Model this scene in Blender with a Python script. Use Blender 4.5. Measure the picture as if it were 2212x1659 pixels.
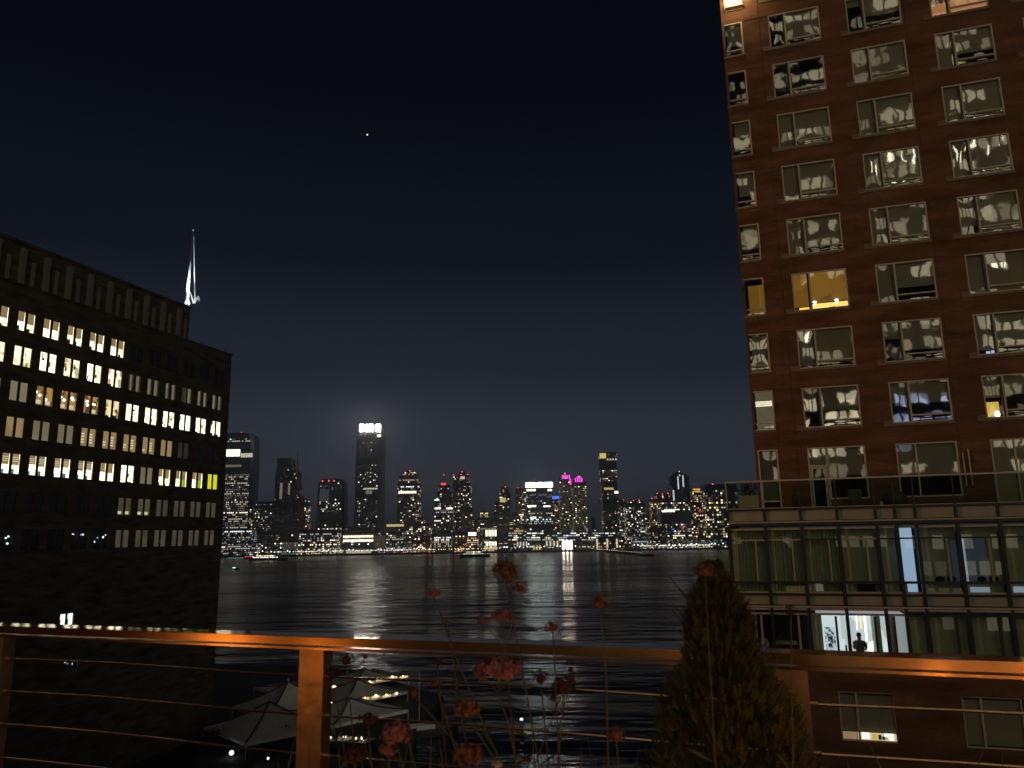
import bpy, bmesh, math, random
from math import radians, sin, cos, pi, atan2, sqrt
from mathutils import Vector, Matrix

for o in list(bpy.data.objects):
    bpy.data.objects.remove(o, do_unlink=True)
scene = bpy.context.scene
COL = scene.collection

# ------------------------------------------------------------------ camera
# world: eye of the photographer at the origin, X/Y along the street grid, Z up, metres
YAW, PITCH, ROLL = radians(17.6), radians(11.2), radians(-0.95)
RM = Matrix.Rotation(YAW, 3, 'Z') @ Matrix.Rotation(pi / 2 + PITCH, 3, 'X') @ Matrix.Rotation(ROLL, 3, 'Z')
cam = bpy.data.cameras.new("camera")
cam.sensor_fit = 'HORIZONTAL'; cam.sensor_width = 36.0; cam.lens = 36.0 * 1661.0 / 2212.0
cam.clip_start = 0.05; cam.clip_end = 60000
cam.dof.use_dof = True; cam.dof.focus_distance = 400.0; cam.dof.aperture_fstop = 5.6
camo = bpy.data.objects.new("camera", cam); COL.objects.link(camo)
camo.matrix_world = RM.to_4x4()
scene.camera = camo

# ------------------------------------------------------------------ night sky with the glow of the city low down
world = bpy.data.worlds.new("World"); scene.world = world; world.use_nodes = True
nt = world.node_tree; nt.nodes.clear()
w_out = nt.nodes.new("ShaderNodeOutputWorld")
w_add = nt.nodes.new("ShaderNodeAddShader")
w_bg1 = nt.nodes.new("ShaderNodeBackground"); w_bg2 = nt.nodes.new("ShaderNodeBackground")
w_sky = nt.nodes.new("ShaderNodeTexSky"); w_sky.sky_type = 'NISHITA'; w_sky.sun_disc = False
w_sky.sun_elevation = radians(-4.0); w_sky.sun_rotation = radians(-17.6)
nt.links.new(w_sky.outputs[0], w_bg1.inputs[0]); w_bg1.inputs[1].default_value = 0.004
w_tc = nt.nodes.new("ShaderNodeTexCoord"); w_sep = nt.nodes.new("ShaderNodeSeparateXYZ")
w_ramp = nt.nodes.new("ShaderNodeValToRGB")
nt.links.new(w_tc.outputs['Generated'], w_sep.inputs[0]); nt.links.new(w_sep.outputs['Z'], w_ramp.inputs[0])
cr = w_ramp.color_ramp; cr.interpolation = 'EASE'
stops = [(0.0, (.034, .039, .050)), (0.06, (.032, .0375, .0495)), (0.12, (.0250, .0308, .0440)), (0.22, (.0120, .0167, .0278)),
         (0.36, (.0041, .0060, .0118)), (0.55, (.0011, .0017, .0042)), (1.0, (.0005, .0007, .0018))]
while len(cr.elements) < len(stops): cr.elements.new(0.5)
for e, (p, c) in zip(cr.elements, stops): e.position = p; e.color = (*c, 1)
nt.links.new(w_ramp.outputs[0], w_bg2.inputs[0]); w_bg2.inputs[1].default_value = 1.0
nt.links.new(w_bg1.outputs[0], w_add.inputs[0]); nt.links.new(w_bg2.outputs[0], w_add.inputs[1])
nt.links.new(w_add.outputs[0], w_out.inputs[0])

# the moon as the one faint distant lamp
sun = bpy.data.lights.new("moonlight", 'SUN'); sun.energy = 0.012; sun.angle = radians(0.5); sun.color = (.8, .88, 1)
suno = bpy.data.objects.new("moonlight", sun); COL.objects.link(suno)
suno.rotation_euler = (radians(55), 0, radians(-150))

scene.view_settings.view_transform = 'Standard'; scene.view_settings.look = 'None'
scene.view_settings.exposure = 0.0; scene.view_settings.gamma = 1.0
scene.view_settings.use_curve_mapping = False
scene.cycles.use_denoising = True
scene.cycles.max_bounces = 6; scene.cycles.transparent_max_bounces = 12
scene.cycles.sample_clamp_indirect = 3.0
scene.cycles.use_light_tree = True

# ------------------------------------------------------------------ sight lines: a pixel of a 2212 x 1659 view to a point in the place
F = 1661.0
HV = Vector((-sin(YAW), cos(YAW), 0)); RV = Vector((cos(YAW), sin(YAW), 0))
def ray(u, v): return RM @ Vector(((u - 1106) / F, -(v - 829.5) / F, -1.0))
def fp(u, v, D):
    d = ray(u, v); p = d * (D / d.dot(HV)); return p.dot(RV), p.z
def ony(u, v, Y):
    d = ray(u, v); return d * (Y / d.y)
def onz(u, v, Z):
    d = ray(u, v); return d * (Z / d.z)
def onx(u, v, X):
    d = ray(u, v); return d * (X / d.x)

# ------------------------------------------------------------------ materials
MATS = {}
def principled(name, color, rough=0.6, metal=0.0, noise=0.0, nscale=4.0, bump=0.0, bscale=30.0, spec=0.5):
    m = bpy.data.materials.new(name); m.use_nodes = True
    t = m.node_tree; b = t.nodes["Principled BSDF"]
    b.inputs['Base Color'].default_value = (*color, 1); b.inputs['Roughness'].default_value = rough
    b.inputs['Metallic'].default_value = metal; b.inputs['Specular IOR Level'].default_value = spec
    tc = t.nodes.new("ShaderNodeTexCoord")
    if noise:
        n = t.nodes.new("ShaderNodeTexNoise"); n.inputs['Scale'].default_value = nscale; n.inputs['Detail'].default_value = 6
        t.links.new(tc.outputs['Object'], n.inputs['Vector'])
        r = t.nodes.new("ShaderNodeValToRGB")
        r.color_ramp.elements[0].position = .3; r.color_ramp.elements[1].position = .72
        r.color_ramp.elements[0].color = (*[c * (1 - noise) for c in color], 1)
        r.color_ramp.elements[1].color = (*[min(1, c * (1 + noise)) for c in color], 1)
        t.links.new(n.outputs['Fac'], r.inputs[0]); t.links.new(r.outputs[0], b.inputs['Base Color'])
    if bump:
        n2 = t.nodes.new("ShaderNodeTexNoise"); n2.inputs['Scale'].default_value = bscale; n2.inputs['Detail'].default_value = 4
        t.links.new(tc.outputs['Object'], n2.inputs['Vector'])
        bp = t.nodes.new("ShaderNodeBump"); bp.inputs['Strength'].default_value = bump; bp.inputs['Distance'].default_value = .02
        t.links.new(n2.outputs['Fac'], bp.inputs['Height']); t.links.new(bp.outputs[0], b.inputs['Normal'])
    MATS[name] = m; return m
def emit(name, color, strength, sample=False, base=(.02, .02, .02)):
    m = bpy.data.materials.new(name); m.use_nodes = True
    b = m.node_tree.nodes["Principled BSDF"]
    b.inputs['Base Color'].default_value = (*base, 1); b.inputs['Roughness'].default_value = .8
    b.inputs['Emission Color'].default_value = (*color, 1); b.inputs['Emission Strength'].default_value = strength
    m.cycles.emission_sampling = 'AUTO' if sample else 'NONE'
    MATS[name] = m; return m
def emit_varied(name, color, strength, scale=1.2, contrast=.6, sample=False):
    """light seen in a furnished room: unevenly bright"""
    m = emit(name, color, strength, sample); t = m.node_tree; b = t.nodes["Principled BSDF"]
    tc = t.nodes.new("ShaderNodeTexCoord"); oi = t.nodes.new("ShaderNodeObjectInfo")
    ad = t.nodes.new("ShaderNodeVectorMath"); ad.operation = 'ADD'
    mp = t.nodes.new("ShaderNodeMapping"); mp.inputs['Scale'].default_value = (1, 1, .7)
    t.links.new(tc.outputs['Object'], ad.inputs[0])
    cb = t.nodes.new("ShaderNodeVectorMath"); cb.operation = 'SCALE'; cb.inputs[0].default_value = (37, 11, 23)
    t.links.new(oi.outputs['Random'], cb.inputs['Scale']); t.links.new(cb.outputs[0], ad.inputs[1]); t.links.new(ad.outputs[0], mp.inputs[0])
    v = t.nodes.new("ShaderNodeTexVoronoi"); v.distance = 'CHEBYCHEV'; v.inputs['Scale'].default_value = scale
    t.links.new(mp.outputs[0], v.inputs['Vector'])
    mr = t.nodes.new("ShaderNodeMapRange"); mr.inputs['To Min'].default_value = strength * (1 - contrast); mr.inputs['To Max'].default_value = strength * (1 + contrast)
    sp = t.nodes.new("ShaderNodeSeparateColor"); t.links.new(v.outputs['Color'], sp.inputs[0])
    t.links.new(sp.outputs[0], mr.inputs['Value']); t.links.new(mr.outputs[0], b.inputs['Emission Strength'])
    return m
def glass_mat(name, tint=(.9, 1, .88), refl=.3, rough=.0, wav=.004, wscale=.9):
    m = bpy.data.materials.new(name); m.use_nodes = True; t = m.node_tree; t.nodes.clear()
    out = t.nodes.new("ShaderNodeOutputMaterial"); mx = t.nodes.new("ShaderNodeMixShader")
    tr = t.nodes.new("ShaderNodeBsdfTransparent"); gl = t.nodes.new("ShaderNodeBsdfGlossy")
    tr.inputs[0].default_value = (*[c * .9 for c in tint], 1); gl.inputs[0].default_value = (*tint, 1); gl.inputs['Roughness'].default_value = rough
    lw = t.nodes.new("ShaderNodeLayerWeight"); lw.inputs[0].default_value = .25
    mr = t.nodes.new("ShaderNodeMapRange"); mr.inputs['To Min'].default_value = refl; mr.inputs['To Max'].default_value = 1.0
    t.links.new(lw.outputs['Fresnel'], mr.inputs['Value']); t.links.new(mr.outputs[0], mx.inputs[0])
    if wav:
        tc = t.nodes.new("ShaderNodeTexCoord"); oi = t.nodes.new("ShaderNodeObjectInfo")
        cb = t.nodes.new("ShaderNodeVectorMath"); cb.operation = 'SCALE'; cb.inputs[0].default_value = (91, 57, 73)
        ad = t.nodes.new("ShaderNodeVectorMath"); ad.operation = 'ADD'
        t.links.new(oi.outputs['Random'], cb.inputs['Scale']); t.links.new(tc.outputs['Object'], ad.inputs[0]); t.links.new(cb.outputs[0], ad.inputs[1])
        n = t.nodes.new("ShaderNodeTexNoise"); n.inputs['Scale'].default_value = wscale; n.inputs['Detail'].default_value = 1.5
        t.links.new(ad.outputs[0], n.inputs['Vector'])
        bp = t.nodes.new("ShaderNodeBump"); bp.inputs['Strength'].default_value = 1.0; bp.inputs['Distance'].default_value = wav
        t.links.new(n.outputs['Fac'], bp.inputs['Height']); t.links.new(bp.outputs[0], gl.inputs['Normal'])
    t.links.new(tr.outputs[0], mx.inputs[1]); t.links.new(gl.outputs[0], mx.inputs[2]); t.links.new(mx.outputs[0], out.inputs[0])
    MATS[name] = m; return m
def brick_mat(name, c1, c2, mortar, axis='x', bw=.2, rh=.068):
    m = principled(name, c1, .85); t = m.node_tree; b = t.nodes["Principled BSDF"]; b.inputs['Specular IOR Level'].default_value = .25
    tc = t.nodes.new("ShaderNodeTexCoord"); sp = t.nodes.new("ShaderNodeSeparateXYZ"); cm = t.nodes.new("ShaderNodeCombineXYZ")
    t.links.new(tc.outputs['Object'], sp.inputs[0])
    if axis == 'x':
        ad = t.nodes.new("ShaderNodeMath"); ad.operation = 'ADD'; t.links.new(sp.outputs['X'], ad.inputs[0]); t.links.new(sp.outputs['Y'], ad.inputs[1])
        t.links.new(ad.outputs[0], cm.inputs[0])
    else:
        t.links.new(sp.outputs['Y'], cm.inputs[0])
    t.links.new(sp.outputs['Z'], cm.inputs[1])
    br = t.nodes.new("ShaderNodeTexBrick"); br.inputs['Scale'].default_value = 1; br.inputs['Brick Width'].default_value = bw
    br.inputs['Row Height'].default_value = rh; br.inputs['Mortar Size'].default_value = .008
    br.inputs['Color1'].default_value = (*c1, 1); br.inputs['Color2'].default_value = (*c2, 1); br.inputs['Mortar'].default_value = (*mortar, 1)
    t.links.new(cm.outputs[0], br.inputs['Vector'])
    n = t.nodes.new("ShaderNodeTexNoise"); n.inputs['Scale'].default_value = .7; n.inputs['Detail'].default_value = 8
    mp = t.nodes.new("ShaderNodeMapping"); mp.inputs['Scale'].default_value = (.5, .5, 2.2)
    t.links.new(tc.outputs['Object'], mp.inputs[0]); t.links.new(mp.outputs[0], n.inputs['Vector'])
    rp = t.nodes.new("ShaderNodeValToRGB"); rp.color_ramp.elements[0].position = .3; rp.color_ramp.elements[1].position = .75
    rp.color_ramp.elements[0].color = (.52, .5, .48, 1); rp.color_ramp.elements[1].color = (1.35, 1.32, 1.3, 1)
    t.links.new(n.outputs['Fac'], rp.inputs[0])
    mx = t.nodes.new("ShaderNodeMix"); mx.data_type = 'RGBA'; mx.blend_type = 'MULTIPLY'; mx.inputs[0].default_value = 1
    t.links.new(br.outputs['Color'], mx.inputs[6]); t.links.new(rp.outputs[0], mx.inputs[7]); t.links.new(mx.outputs[2], b.inputs['Base Color'])
    bp = t.nodes.new("ShaderNodeBump"); bp.inputs['Strength'].default_value = .5; bp.inputs['Distance'].default_value = .01; bp.invert = True
    t.links.new(br.outputs['Fac'], bp.inputs['Height']); t.links.new(bp.outputs[0], b.inputs['Normal'])
    return m

brick_mat('red_brick', (.235, .110, .060), (.18, .082, .046), (.19, .12, .08))
brick_mat('brown_stone', (.30, .25, .185), (.265, .22, .16), (.22, .185, .14), axis='y', bw=1.1, rh=.5)
principled('stone_sill', (.24, .18, .13), .8, noise=.2)
principled('fin_stone', (.62, .58, .49), .8)
principled('metal_frame', (.60, .53, .43), .45, noise=.1)
principled('dark_frame', (.03, .028, .024), .4)
principled('dark_metal', (.02, .02, .02), .45)
principled('bar_metal', (.46, .41, .33), .5, noise=.12)
principled('panel_grey', (.36, .325, .26), .55, noise=.1, nscale=1.2)
principled('shade_cloth', (.45, .425, .335), .9, noise=.08, nscale=.8)
principled('curtain_cloth', (.46, .46, .36), .9, noise=.15, nscale=3)
principled('dark_room', (.012, .012, .010), .9)
principled('black', (.006, .006, .006), .7)
principled('asphalt', (.035, .034, .032), .9, noise=.25, nscale=.4)
principled('paving', (.05, .048, .044), .85, noise=.25, nscale=.6)
principled('far_earth', (.02, .021, .02), .95, noise=.3, nscale=.02)
principled('canopy_cloth', (.80, .78, .70), .85, noise=.1, nscale=.6)
principled('canopy_seam', (.09, .085, .075), .8)
principled('white_paint', (.75, .76, .78), .45)
principled('hull_black', (.02, .022, .025), .4)
principled('terrace_boards', (.09, .06, .04), .7, noise=.3, nscale=3)
principled('planter_zinc', (.08, .078, .075), .5, noise=.2)
principled('flesh', (.35, .22, .16), .6); principled('olive_cloth', (.085, .09, .05), .85); principled('hair_dark', (.02, .016, .013), .7)
principled('trouser_cloth', (.03, .03, .035), .85)
principled('bark', (.10, .065, .04), .9, noise=.3, nscale=20)
principled('needle_green', (.075, .072, .018), .75, noise=.45, nscale=9)
principled('stem_green', (.10, .095, .04), .7, noise=.2, nscale=20)
principled('petal_pink', (.36, .125, .125), .75, noise=.35, nscale=60)
principled('petal_rust', (.22, .088, .045), .8, noise=.4, nscale=60)
principled('petal_brown', (.085, .030, .018), .85, noise=.4, nscale=60)
principled('petal_cream', (.55, .47, .38), .8, noise=.2, nscale=60)
# dark far walls
principled('far_black', (.24, .25, .265), .42, .5, noise=.2, nscale=.05)
principled('far_glass', (.20, .22, .235), .3, .9)
principled('far_brick', (.26, .15, .10), .85, noise=.2, nscale=.05)
principled('far_beige', (.42, .36, .28), .85, noise=.2, nscale=.05)
principled('far_grey', (.26, .26, .255), .8, noise=.2, nscale=.05)
principled('far_brown', (.24, .16, .11), .85, noise=.2, nscale=.05)
principled('far_pane', (.34, .37, .41), .22, .85)
# lamp light colours, far
P = {'ww': (1, .80, .52), 'w': (1, .87, .64), 'c': (.86, .93, 1), 'y': (1, .78, .28), 'o': (1, .50, .14), 'g': (.72, 1, .78), 't': (.25, 1, .75), 'm': (1, .08, .85),
     'r': (1, .05, .06), 'b': (.08, .15, 1), 'k': (1, .90, .66)}
for k, c in P.items():
    emit(f'glow_{k}_dim', c, .055); emit(f'glow_{k}_low', c, .20); emit(f'glow_{k}_mid', c, .75); emit(f'glow_{k}_high', c, 2.4); emit(f'glow_{k}_max', c, 3.6)
emit('crown_white', (1, .93, .82), 85, True); emit('crown_cool', (.86, 1, .97), 16, True); emit('column_warm', (1, .88, .68), 20, True)
emit('magenta_lamp', (1, .06, .85), 2.2); emit('blue_sign', (.05, .12, 1), 2.6); emit('white_sign', (.93, .97, 1), 2.6); emit('beacon_red', (1, .05, .08), 5)
# near rooms
emit_varied('room_white', (1, .84, .52), 1.7, 1.6, .75, True); emit_varied('room_warm', (1, .74, .40), .95, 1.5, .7, True)
emit_varied('room_bright', (1, .90, .63), 2.6, 1.4, .5, True)
emit_varied('blind_tan', (1, .66, .29), .34, .5, .15); emit_varied('blind_pale', (1, .78, .50), .22, .5, .15); emit_varied('blind_dim', (1, .78, .54), .075, .6, .25)
emit_varied('blind_faint', (1, .8, .6), .026, .6, .3)
emit_varied('room_orange', (1, .50, .13), .34, 1.6, .8); emit('room_yellow', (.95, .88, .02), .95, True); emit('room_lime', (.72, .86, .04), .6)
emit('room_teal', (.16, .50, .60), .42); emit('globe_lamp', (1, .86, .58), 6); emit('shelf_dark', (.3, .2, .1), .03); emit('shelf_light', (1, .84, .55), .85)
emit('spark_cool', (.7, .95, 1), 2.2); emit('spark_white', (.95, .97, 1), 1.6)

# ------------------------------------------------------------------ mesh helpers
class MB:
    def __init__(s): s.v = []; s.f = []; s.m = []; s.mats = []
    def mi(s, mat):
        if mat not in s.mats: s.mats.append(mat)
        return s.mats.index(mat)
    def quad(s, a, b, c, d, mat):
        n = len(s.v); s.v += [tuple(a), tuple(b), tuple(c), tuple(d)]; s.f.append((n, n + 1, n + 2, n + 3)); s.m.append(s.mi(mat))
    def tri(s, a, b, c, mat):
        n = len(s.v); s.v += [tuple(a), tuple(b), tuple(c)]; s.f.append((n, n + 1, n + 2)); s.m.append(s.mi(mat))
    def box(s, x0, x1, y0, y1, z0, z1, mat):
        n = len(s.v); k = s.mi(mat)
        s.v += [(x0, y0, z0), (x1, y0, z0), (x1, y1, z0), (x0, y1, z0), (x0, y0, z1), (x1, y0, z1), (x1, y1, z1), (x0, y1, z1)]
        for f in ((0, 3, 2, 1), (4, 5, 6, 7), (0, 1, 5, 4), (1, 2, 6, 5), (2, 3, 7, 6), (3, 0, 4, 7)):
            s.f.append(tuple(n + i for i in f)); s.m.append(k)
        return s
    def prism(s, pts, z0, z1, mat, top=None):
        """upright prism over a plan; top: optional plan of the upper end"""
        n = len(s.v); q = top or pts; L = len(pts); k = s.mi(mat)
        s.v += [(x, y, z0) for x, y in pts] + [(x, y, z1) for x, y in q]
        for i in range(L):
            j = (i + 1) % L; s.f.append((n + i, n + j, n + L + j, n + L + i)); s.m.append(k)
        s.f.append(tuple(n + L + i for i in range(L))); s.m.append(k)
        s.f.append(tuple(n + i for i in reversed(range(L)))); s.m.append(k)
        return s
    def tube(s, pts, r, mat, sides=8, cap=True):
        pts = [Vector(p) for p in pts]; k = s.mi(mat); rings = []
        for i, p in enumerate(pts):
            d = (pts[min(i + 1, len(pts) - 1)] - pts[max(i - 1, 0)]).normalized()
            a = Vector((0, 0, 1)) if abs(d.z) < .9 else Vector((1, 0, 0))
            u = d.cross(a).normalized(); w = d.cross(u); rr = r[i] if isinstance(r, (list, tuple)) else r
            n = len(s.v); rings.append(n)
            s.v += [tuple(p + (u * cos(2 * pi * j / sides) + w * sin(2 * pi * j / sides)) * rr) for j in range(sides)]
        for a, b in zip(rings, rings[1:]):
            for j in range(sides):
                s.f.append((a + j, a + (j + 1) % sides, b + (j + 1) % sides, b + j)); s.m.append(k)
        if cap:
            s.f.append(tuple(rings[0] + j for j in reversed(range(sides)))); s.m.append(k)
            s.f.append(tuple(rings[-1] + j for j in range(sides))); s.m.append(k)
        return s
    def ball(s, c, r, mat, seg=10, ring=6, sq=(1, 1, 1)):
        k = s.mi(mat); n = len(s.v); c = Vector(c)
        for i in range(ring + 1):
            th = pi * i / ring
            for j in range(seg):
                ph = 2 * pi * j / seg
                s.v.append((c.x + r * sq[0] * sin(th) * cos(ph), c.y + r * sq[1] * sin(th) * sin(ph), c.z + r * sq[2] * cos(th)))
        for i in range(ring):
            for j in range(seg):
                a = n + i * seg + j; b = n + i * seg + (j + 1) % seg
                s.f.append((a, b, b + seg, a + seg)); s.m.append(k)
        return s
    def mesh(s, name, smooth=False):
        me = bpy.data.meshes.new(name); me.from_pydata(s.v, [], s.f)
        for m in s.mats: me.materials.append(MATS[m])
        me.polygons.foreach_set('material_index', s.m)
        if smooth: me.polygons.foreach_set('use_smooth', [True] * len(s.f))
        me.update(); return me
    def build(s, name, parent=None, loc=(0, 0, 0), smooth=False):
        return link(name, s.mesh(name, smooth), parent, loc)
def link(name, me, parent=None, loc=(0, 0, 0)):
    o = bpy.data.objects.new(name, me); COL.objects.link(o); o.location = loc
    if parent: o.parent = parent
    return o
def tag(o, label=None, cat=None, group=None, kind=None):
    if label: o['label'] = label
    if cat: o['category'] = cat
    if group: o['group'] = group
    if kind: o['kind'] = kind
    return o
def thing(name, label, cat, loc=(0, 0, 0), rz=0.0, group=None):
    o = bpy.data.objects.new(name, None); o.empty_display_size = .2; COL.objects.link(o); o.location = loc; o.rotation_euler = (0, 0, rz)
    return tag(o, label, cat, group)
def structure(o): o['kind'] = 'structure'; return o
def stuff(o): o['kind'] = 'stuff'; return o
def wall_sheet(mb, amin, amax, zmin, zmax, holes, put, depth, mat, rmat=None):
    """a wall face with openings; put(a, z, d) gives the point at run a, height z, d metres behind the face"""
    xs = sorted({amin, amax, *[h[0] for h in holes], *[h[1] for h in holes]}); zs = sorted({zmin, zmax, *[h[2] for h in holes], *[h[3] for h in holes]})
    for i in range(len(xs) - 1):
        run = None
        for j in range(len(zs) - 1):
            cx, cz = (xs[i] + xs[i + 1]) / 2, (zs[j] + zs[j + 1]) / 2
            hole = any(h[0] < cx < h[1] and h[2] < cz < h[3] for h in holes)
            if not hole and run is None: run = zs[j]
            if hole and run is not None:
                mb.quad(put(xs[i], run, 0), put(xs[i + 1], run, 0), put(xs[i + 1], zs[j], 0), put(xs[i], zs[j], 0), mat); run = None
        if run is not None:
            mb.quad(put(xs[i], run, 0), put(xs[i + 1], run, 0), put(xs[i + 1], zs[-1], 0), put(xs[i], zs[-1], 0), mat)
    for a0, a1, z0, z1 in holes:
        for (p, q) in (((a0, z0), (a1, z0)), ((a1, z0), (a1, z1)), ((a1, z1), (a0, z1)), ((a0, z1), (a0, z0))):
            mb.quad(put(*p, 0), put(*q, 0), put(*q, depth), put(*p, depth), rmat or mat)

rng = random.Random(11)
WATER, BANK = -28.5, -26.4

# ================================================================== SETTING
# water
m = bpy.data.materials.new('river_water'); m.use_nodes = True; MATS['river_water'] = m
t = m.node_tree; b = t.nodes["Principled BSDF"]
b.inputs['Base Color'].default_value = (.004, .006, .009, 1); b.inputs['IOR'].default_value = 1.33
tc = t.nodes.new("ShaderNodeTexCoord")
mq = t.nodes.new("ShaderNodeMapping"); mq.inputs['Rotation'].default_value = (0, 0, -YAW + radians(4))
mp = t.nodes.new("ShaderNodeMapping"); mp.inputs['Scale'].default_value = (.38, 1.0, 1)
t.links.new(tc.outputs['Object'], mq.inputs[0]); t.links.new(mq.outputs[0], mp.inputs[0])
hgt = None
for sc_, det, amp in ((.30, 3, .38), (.085, 3, 1.9), (.018, 2, 3.0)):
    n1 = t.nodes.new("ShaderNodeTexNoise"); n1.inputs['Scale'].default_value = sc_; n1.inputs['Detail'].default_value = det; n1.inputs['Roughness'].default_value = .5
    t.links.new(mp.outputs[0], n1.inputs['Vector'])
    ma = t.nodes.new("ShaderNodeMath"); ma.operation = 'MULTIPLY_ADD'; ma.inputs[1].default_value = amp; ma.inputs[2].default_value = 0
    t.links.new(n1.outputs['Fac'], ma.inputs[0])
    if hgt: t.links.new(hgt.outputs[0], ma.inputs[2])
    hgt = ma
nr = t.nodes.new("ShaderNodeTexNoise"); nr.inputs['Scale'].default_value = .012; nr.inputs['Detail'].default_value = 4; nr.inputs['Roughness'].default_value = .6
t.links.new(mp.outputs[0], nr.inputs['Vector'])
rr_ = t.nodes.new("ShaderNodeMapRange"); rr_.inputs['From Min'].default_value = .35; rr_.inputs['From Max'].default_value = .65; rr_.inputs['To Min'].default_value = .13; rr_.inputs['To Max'].default_value = .25
t.links.new(nr.outputs['Fac'], rr_.inputs['Value']); t.links.new(rr_.outputs[0], b.inputs['Roughness'])
bp = t.nodes.new("ShaderNodeBump"); bp.inputs['Strength'].default_value = 1.0; bp.inputs['Distance'].default_value = 1.0
t.links.new(hgt.outputs[0], bp.inputs['Height']); t.links.new(bp.outputs[0], b.inputs['Normal'])
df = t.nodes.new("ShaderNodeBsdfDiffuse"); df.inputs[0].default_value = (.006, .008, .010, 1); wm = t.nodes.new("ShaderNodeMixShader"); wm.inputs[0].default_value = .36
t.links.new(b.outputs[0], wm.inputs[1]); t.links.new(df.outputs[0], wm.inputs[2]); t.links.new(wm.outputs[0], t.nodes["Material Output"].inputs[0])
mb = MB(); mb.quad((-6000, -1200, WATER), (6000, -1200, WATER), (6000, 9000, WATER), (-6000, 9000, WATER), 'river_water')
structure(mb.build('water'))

# near ground: esplanade with the cove cut into it
mb = MB()
mb.prism([(-400, -900), (500, -900), (500, 88), (-44, 92), (-51, 112), (-55, 131), (-83, 152), (-260, 158), (-400, 160)], WATER - 3, -27.05, 'paving')
structure(mb.build('esplanade_ground'))
# far bank: sheet to the horizon, quay edge toward the river
def hv(x, d, z=0): p = RV * x + HV * d; return (p.x, p.y, z)
mb = MB()
quay = [(-3600, 1385), (-175, 1385), (-150, 1375), (-125, 1400), (60, 1405), (480, 1385), (3600, 1385)]
pts = [hv(x, d)[:2] for x, d in quay] + [hv(3600, 5200)[:2], hv(-3600, 5200)[:2]]
mb.prism(pts, WATER - 3, BANK, 'far_earth')
structure(mb.build('far_bank_ground'))
# dark wooded ridge behind the far city
mb = MB(); prev = None
for i in range(61):
    x = -3500 + i * 7000 / 60; h = 12 + 10 * sin(i * .7) + 7 * sin(i * 1.9 + 1)
    a, bq, c = hv(x, 3600, BANK), hv(x, 3900, BANK + h), hv(x, 4600, BANK)
    if prev:
        mb.quad(prev[0], a, bq, prev[1], 'far_earth'); mb.quad(prev[1], bq, c, prev[2], 'far_earth')
    prev = (a, bq, c)
structure(mb.build('hills', smooth=True))

# ================================================================== FAR CITY
ROOMY = {'warm': ['ww'] * 5 + ['k'] * 3 + ['w'] * 2 + ['y'], 'mix': ['w'] * 4 + ['ww'] * 4 + ['c'] * 2 + ['k'] * 2, 'cool': ['c'] * 4 + ['w'] * 3 + ['g'],
         'office': ['w'] * 5 + ['k'] * 3 + ['c'] * 1, 'yellow': ['y'] * 4 + ['k'] * 4 + ['ww'] * 2, 'red': ['ww'] * 5 + ['o'] * 2 + ['w'] * 2}
LV = ['dim', 'low', 'mid', 'high', 'max']
def plan_rect(x0, x1, d, ch=0.0, y0=0.0):
    if ch <= 0: return [(x0, y0), (x1, y0), (x1, y0 + d), (x0, y0 + d)]
    return [(x0 + ch, y0), (x1 - ch, y0), (x1, y0 + ch), (x1, y0 + d - ch), (x1 - ch, y0 + d), (x0 + ch, y0 + d), (x0, y0 + d - ch), (x0, y0 + ch)]
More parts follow.
